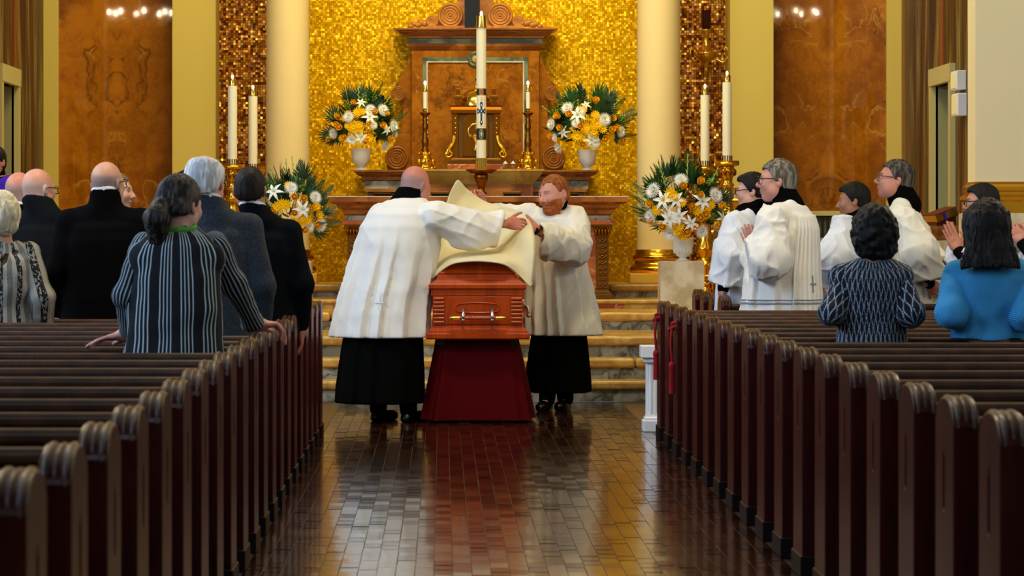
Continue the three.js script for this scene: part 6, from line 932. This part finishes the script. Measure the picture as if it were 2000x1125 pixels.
person({ label: 'white-blonde bobbed woman in black and white print blouse at the left edge', px: 4, d: 20.72, crown: 378, yaw: PI, skin: FAIR, sw: 0.215, headAt: at(3, 419, 20.72), hair: { style: 'bob', color: 0xb8b090, color2: 0xe6e0cc, lift: 0.035 },
  dress: knitTop(M.print, M.print, { name: 'blouse', per: [0.3, 0.3], neck: 0.1, wr: 0.028, hem: 0.47, w: 0.98, stop: 0.04, sr: [0.066, 0.075, 0.07], cell: 0.009, cut: (d, x, y, z, F) => { const a = Math.hypot((x + 0.03) / 0.6, (y - 0.775 * F.T + (x + 0.03) * 0.8)) - 0.03, b = Math.hypot((x + 0.085) / 1.6, (y - 0.8 * F.T)) - 0.012; return z < 0 ? smax(d, -Math.min(a, b), 0.004) : d; } }) });
person({ label: 'tall bald man with glasses in a black suit seen from behind', px: 206, d: 21.58, crown: 318, yaw: PI, skin: 0xcc9c84, hs: 1.06, sw: 0.275, headAt: at(210, 360, 21.58), head: { yaw: -0.5 }, face: { fat: 0.8, stubble: 0x7c7478 }, glasses: 'dark', dress: suit(M.suitBlack, { belly: 1.15, fit: 1.12, colY: 0.9 }) });
person({ label: 'pale-faced man looking right, mostly hidden behind the tall bald man', px: 226, d: 23.22, crown: 337, yaw: 2.4, skin: 0xd8a48c, sw: 0.2, headAt: at(228, 376, 23.22), head: { yaw: -1.05 }, face: { brow: 0x6a5040 }, hair: { style: 'short', color: 0x6a5a4c, t: 0.008 }, dress: suit(M.suitBlack) });
person({ label: 'dark-haired mourner hidden behind the white-haired man', px: 368, d: 24.5, crown: 333, yaw: PI, skin: TAN, sw: 0.2, headAt: at(366, 372, 24.5), hair: { style: 'curly', color: 0x060505, lift: 0.03 }, dress: suit(M.suitBlack) });
person({ label: 'white-haired man in a grey-blue tweed blazer, white collar showing', px: 414, d: 18.25, crown: 308, yaw: PI, skin: 0xd89a86, hs: 1.06, sw: 0.245, headAt: at(402, 356, 18.25), head: { yaw: -0.3 }, hair: { style: 'fringe', color: 0xb8bcc0, color2: 0xeef0f2, t: 0.017, top: 0.108, lift: 0.0 }, face: { fat: 0.4 }, glasses: 'dark', dress: suit(M.blazer, { belly: 1.1, fit: 1.05, trousers: M.trouser }) });
person({ label: 'short dark-haired man in a black suit nearest the aisle', px: 507, d: 19.92, crown: 330, yaw: PI, skin: 0xb47e66, sw: 0.225, headAt: at(489, 372, 19.92), head: { yaw: -0.15 }, hair: { style: 'short', color: 0x140c09, t: 0.008, nape: -0.06 }, dress: suit(M.suitNavy, { belly: 1.05 }) });
person({ label: 'grey-streaked ponytailed woman in a navy striped cardigan, hands on the pews', px: 345, d: 15.75, crown: 355, yaw: PI, skin: 0xd0a094, sw: 0.21, headAt: at(352, 403, 15.8), head: { yaw: -0.55, pitch: 0.12 }, hair: { style: 'ponytail', color: 0x14100e, color2: 0x4c443e, t: 0.016, lift: 0.014 }, band: true,
  arms: { L: { s: at(283, 478, 15.78), e: at(250, 575, 15.76), w: at(253, 652, 15.9), dir: V(-0.95, -0.18, -0.2), palm: V(0, -1, 0), curl: 'flat' }, R: { s: at(418, 478, 15.78), e: at(457, 555, 15.9), w: at(497, 634, 16.2), dir: V(0.92, 0.0, -0.35), palm: V(0, -1, 0), curl: 'drape' } },
  dress: knitTop(M.stripe, M.stripeSleeve, { name: 'cardigan', per: [0.155, 1], neck: 0.07, wr: 0.016, stop: 0.06, sr: [0.062, 0.056, 0.048], cell: 0.008, rows: pxRows(15.75, [[705, 338, 95], [650, 340, 92], [600, 343, 89], [550, 345, 85], [510, 347, 80], [482, 348, 74], [462, 349, 60], [450, 350, 42], [440, 350, 32]], 0.72) }) });
{ const t = scene.children[scene.children.length - 1]; mesh('green_scarf', new THREE.TorusGeometry(0.066, 0.016, 8, 28).rotateX(PI / 2 - 0.15).translate(-0.012, 1.345, 0.0), cloth(0x4c9a30), t); }
// --- servers and clergy right of the aisle
person({ label: 'young server with black-framed glasses in white surplice, left of the grey-haired priest', px: 1444, d: 25.87, crown: 335, yaw: -1.95, skin: 0xd8a48c, sw: 0.19, headAt: at(1467, 374, 25.87), head: { yaw: 0.22, pitch: 0.08 }, face: { brow: 0x120c08 }, hair: { style: 'short', color: 0x090605, t: 0.016, quiff: 0.014, lift: 0.02 }, glasses: 'dark', lean: at(1456, 430, 25.87),
  arms: { L: { s: at(1438, 440, 25.67), e: at(1424, 500, 25.59), w: at(1412, 566, 25.62), dir: V(-0.1, -1, 0) }, R: { s: at(1470, 440, 26.07), e: at(1440, 500, 26.22), w: at(1420, 560, 26.17), dir: V(0, -1, 0) } },
  dress: surplice(M.surpliceBlue, { hem: 0.68, rows: pxRows(25.87, [[630, 1446, 50], [540, 1444, 46], [490, 1447, 42], [455, 1450, 38], [436, 1455, 32], [424, 1458, 24], [414, 1460, 17]]), sleeves: [[0.082, 0.1, 0.115, 0.0], [0.08, 0.09, 0.1, 0.0]], pleats: 9, amp: 0.02, neck: 0.105 }) });
person({ label: 'bald cleric almost hidden between the young server and the grey-haired priest', px: 1497, d: 26.70, crown: 330, yaw: -1.9, skin: PINK, sw: 0.2, headAt: at(1500, 366, 26.70), head: { yaw: 0.2 }, dress: surplice(M.surplice, { flare: 0.72, w: 0.85, amp: 0.02 }) });
person({ label: 'grey-haired priest with glasses, white surplice with cross and grey hem bands', px: 1524, d: 24.6, crown: 312, yaw: -2.0, skin: 0xd0937e, hs: 1.12, sw: 0.22, headAt: at(1517, 354, 24.6), head: { yaw: 0.32, pitch: -0.02 }, face: { brow: 0x7c7068, fat: 0.4 }, hair: { style: 'short', color: 0x4c463c, color2: 0x8c8678, t: 0.014, front: 0.07, lift: 0.012 }, glasses: 'dark', lean: at(1536, 424, 24.6),
  arms: { L: { s: at(1508, 432, 24.33), e: at(1502, 505, 24.22), c: at(1452, 497, 24.36), w: at(1476, 496, 24.42), dir: V(-0.4, 0.9, -0.1), palm: V(0.2, 0, -1), curl: 'pray', cuff: V(-0.96, -0.2, 0) }, R: { s: at(1556, 430, 24.85), e: at(1510, 500, 25.0), c: at(1474, 500, 24.6), w: at(1482, 496, 24.56), dir: V(-0.4, 0.9, 0), palm: V(0.2, 0, 1), curl: 'pray' } },
  dress: surplice(M.surplice, { hem: 0.74, rows: pxRows(24.6, [[625, 1522, 82], [600, 1522, 80], [540, 1524, 75], [480, 1531, 66], [445, 1536, 60], [424, 1540, 51], [406, 1542, 37], [396, 1542, 26]]), sleeves: [[0.105, 0.125, 0.105, 0.05, -1], [0.09, 0.1, 0.09, 0.04, -1]], pleats: 11, amp: 0.03, phase: 0.6, neck: 0.112, colY: 0.905,
    more: (F, G, sf) => { const pp = kpleat(46, 0.3, 0.2), pl2 = (t, y) => G.pl(t, y) + (pp(t) - 0.5) * 0.018 * sstep(0.8 * F.T, 0.72 * F.T, y); const cape = mesh('pleated_panel', clothPatch(G.rows, pl2, 2.25, 3.9, 0.745, 0.8 * F.T, 0.02, 90, 30, 0.012), M.surplice, sf);
      mesh('cross_print', merge([clothPatch(G.rows, pl2, 2.74, 2.96, 0.967, 0.979, 0.024, 12, 1), clothPatch(G.rows, pl2, 2.84, 2.86, 0.915, 1.03, 0.024, 2, 8)]), trimMat, cape);
      for (const [y, h] of [[0.862, 0.008], [0.838, 0.012]]) mesh('hem_band', clothPatch(G.rows, (t, q) => (t > 2.25 && t < 3.9 ? pl2(t, q) + 0.013 : G.pl(t, q)), 0, 6.2831, y, y + h, 0.011, 300, 1, 0.006), trimMat, sf); } }) });
person({ label: 'young dark-haired server in white surplice behind the curly-haired woman', px: 1655, d: 25.87, crown: 357, yaw: -2.15, skin: 0xa06e50, sw: 0.2, headAt: at(1666, 393, 25.87), head: { yaw: 0.42, pitch: 0.1 }, face: { brow: 0x0c0806 }, hair: { style: 'short', color: 0x080605, t: 0.015, quiff: 0.012, lift: 0.016 }, lean: at(1664, 436, 25.87),
  arms: { L: { s: at(1648, 446, 25.62), e: at(1636, 500, 25.52), w: at(1628, 532, 25.87), dir: V(-0.4, -0.3, -0.8) }, R: { s: at(1684, 446, 26.07), e: at(1660, 500, 26.22), w: at(1630, 520, 26.17) } }, dress: surplice(M.surpliceBlue, { hem: 0.66, flare: 0.72, w: 0.88, sleeves: [[0.088, 0.12, 0.115, 0.02], [0.08, 0.1, 0.1, 0.02]], pleats: 9, amp: 0.02, neck: 0.08 }) });
person({ label: 'heavy grey-haired cleric with wire glasses and raised chin, cream surplice', px: 1772, d: 25.88, crown: 310, yaw: -1.8, skin: 0xc98a74, hs: 1.13, sw: 0.22, headAt: at(1747, 352, 25.88), head: { yaw: 0.2, pitch: -0.16 }, face: { brow: 0x5a5048, fat: 1, jaw: 1.15 }, hair: { style: 'short', color: 0x2c2824, color2: 0x645c54, t: 0.012, front: 0.075, lift: 0.012 }, glasses: 'wire', lean: at(1762, 420, 25.88),
  arms: { L: { s: at(1766, 432, 25.63), e: at(1796, 492, 25.53), w: at(1816, 556, 25.63), dir: V(0.55, -0.3, -0.4), palm: V(0, 0, -1), curl: 'relaxed', cuff: V(0.2, -0.98, 0) }, R: { s: at(1775, 432, 26.13), e: at(1800, 492, 26.28), w: at(1836, 530, 25.98), dir: V(0.6, 0.2, 0), palm: V(0, -1, 0), curl: 'grip' } },
  dress: surplice(M.surpliceCream, { hem: 0.66, rows: pxRows(25.88, [[635, 1785, 56], [590, 1783, 54], [540, 1782, 52], [490, 1778, 50], [450, 1770, 46], [425, 1764, 40], [408, 1760, 30], [398, 1758, 22]]), sleeves: [[0.1, 0.118, 0.12, 0.0], [0.09, 0.1, 0.1, 0.0]], pleats: 9, amp: 0.025, neck: 0.112, colY: 0.905 }) });
person({ label: 'young server with glasses and joined hands, beside the long-haired woman', px: 1916, d: 24.8, crown: 360, yaw: -1.8, skin: 0xc08a6c, sw: 0.19, headAt: at(1916, 397, 24.8), head: { yaw: 0.2, pitch: 0.02 }, face: { brow: 0x0c0806 }, hair: { style: 'short', color: 0x080606, t: 0.016, quiff: 0.01, lift: 0.018 }, glasses: 'dark',
  arms: { L: { s: at(1902, 450, 24.6), e: at(1893, 510, 24.5), w: at(1872, 490, 24.62), dir: V(-0.42, 0.9, -0.05), palm: V(0.2, 0, -1), curl: 'pray', cuff: V(-0.85, 0.5, 0) }, R: { s: at(1925, 450, 25.0), e: at(1905, 512, 25.1), w: at(1874, 490, 24.76), dir: V(-0.42, 0.9, 0), palm: V(0.2, 0, 1), curl: 'pray' } }, dress: surplice(M.surpliceBlue, { hem: 0.66, flare: 0.75, w: 0.85, sleeves: [[0.085, 0.1, 0.095, 0.05], [0.08, 0.09, 0.09, 0.04]], amp: 0.02, neck: 0.08 }) });
person({ label: 'server mostly outside the right edge, only joined hands and white sleeve showing', px: 2046, d: 24.3, crown: 345, yaw: -1.75, skin: 0xc8947c, sw: 0.2, hair: { style: 'short', color: 0x100c0a }, arms: { L: { s: at(2036, 445, 24.1), e: at(2028, 512, 24.0), w: at(1996, 474, 24.1), dir: V(-0.5, 0.8, -0.1), palm: V(0.2, 0, -1), curl: 'grip', cuff: V(-0.9, 0.4, 0) }, R: { s: at(2060, 445, 24.5), e: at(2036, 512, 24.6), w: at(1998, 474, 24.26), dir: V(-0.5, 0.8, 0), palm: V(0.2, 0, 1), curl: 'grip' } }, dress: surplice(M.surplice, { flare: 0.8, w: 0.9, amp: 0.02 }) });
// --- women in the right-hand pews
person({ label: 'dark curly-haired woman in a navy and white patterned jumper, back to the camera', px: 1702, d: 17.22, crown: 408, yaw: PI + 0.05, skin: TAN, sw: 0.205, headAt: at(1707, 453, 17.24), hair: { style: 'curly', color: 0x0a0807, lift: 0.03 },
  arms: { L: { s: at(1652, 540, 17.24), e: at(1624, 612, 17.12), w: at(1652, 612, 17.50), dir: V(0.4, 0.3, -0.8), palm: V(0, -1, 0) }, R: { s: at(1752, 540, 17.24), e: at(1780, 612, 17.12), w: at(1752, 612, 17.50), dir: V(-0.4, 0.3, -0.8), palm: V(0, -1, 0) } },
  dress: knitTop(M.ogee, M.ogee, { name: 'jumper', per: [0.17, 0.4], neck: 0.066, wr: 0.02, stop: 0.04, sr: [0.064, 0.06, 0.05], cell: 0.0085, rows: pxRows(17.22, [[684, 1700, 69], [640, 1701, 66], [600, 1702, 66], [565, 1703, 68], [542, 1704, 64], [526, 1705, 52], [512, 1706, 36], [502, 1706, 26]], 0.78) }) });
person({ label: 'long dark-haired woman in a bright blue knitted jumper at the right edge', px: 1932, d: 17.12, crown: 395, yaw: PI - 0.02, skin: 0xc89478, sw: 0.21, headAt: at(1926, 444, 17.12), hair: { style: 'long', color: 0x100a08, lift: 0.03 }, head: { yaw: 0.05 },
  arms: { L: { s: at(1868, 545, 17.14), e: at(1858, 612, 17.02), w: at(1885, 600, 17.47), dir: V(0.3, 0.4, -0.8), palm: V(0, -1, 0) }, R: { s: at(1992, 545, 17.14), e: at(2004, 615, 17.02), w: at(1978, 600, 17.47), dir: V(-0.3, 0.4, -0.8), palm: V(0, -1, 0) } },
  dress: knitTop(M.knit, M.knit, { name: 'jumper', per: [0.25, 0.25], neck: 0.07, wr: 0.03, stop: 0.05, sr: [0.074, 0.072, 0.056], cell: 0.0085, rows: pxRows(17.12, [[664, 1927, 73], [640, 1926, 69], [610, 1927, 70], [575, 1930, 72], [548, 1930, 70], [530, 1930, 58], [514, 1929, 38], [504, 1929, 27]], 0.76), trousers: M.trouser }) });
scene.traverse((o) => { if (o.isMesh) o.castShadow = o.receiveShadow = true; });
renderer.render(scene, camera);
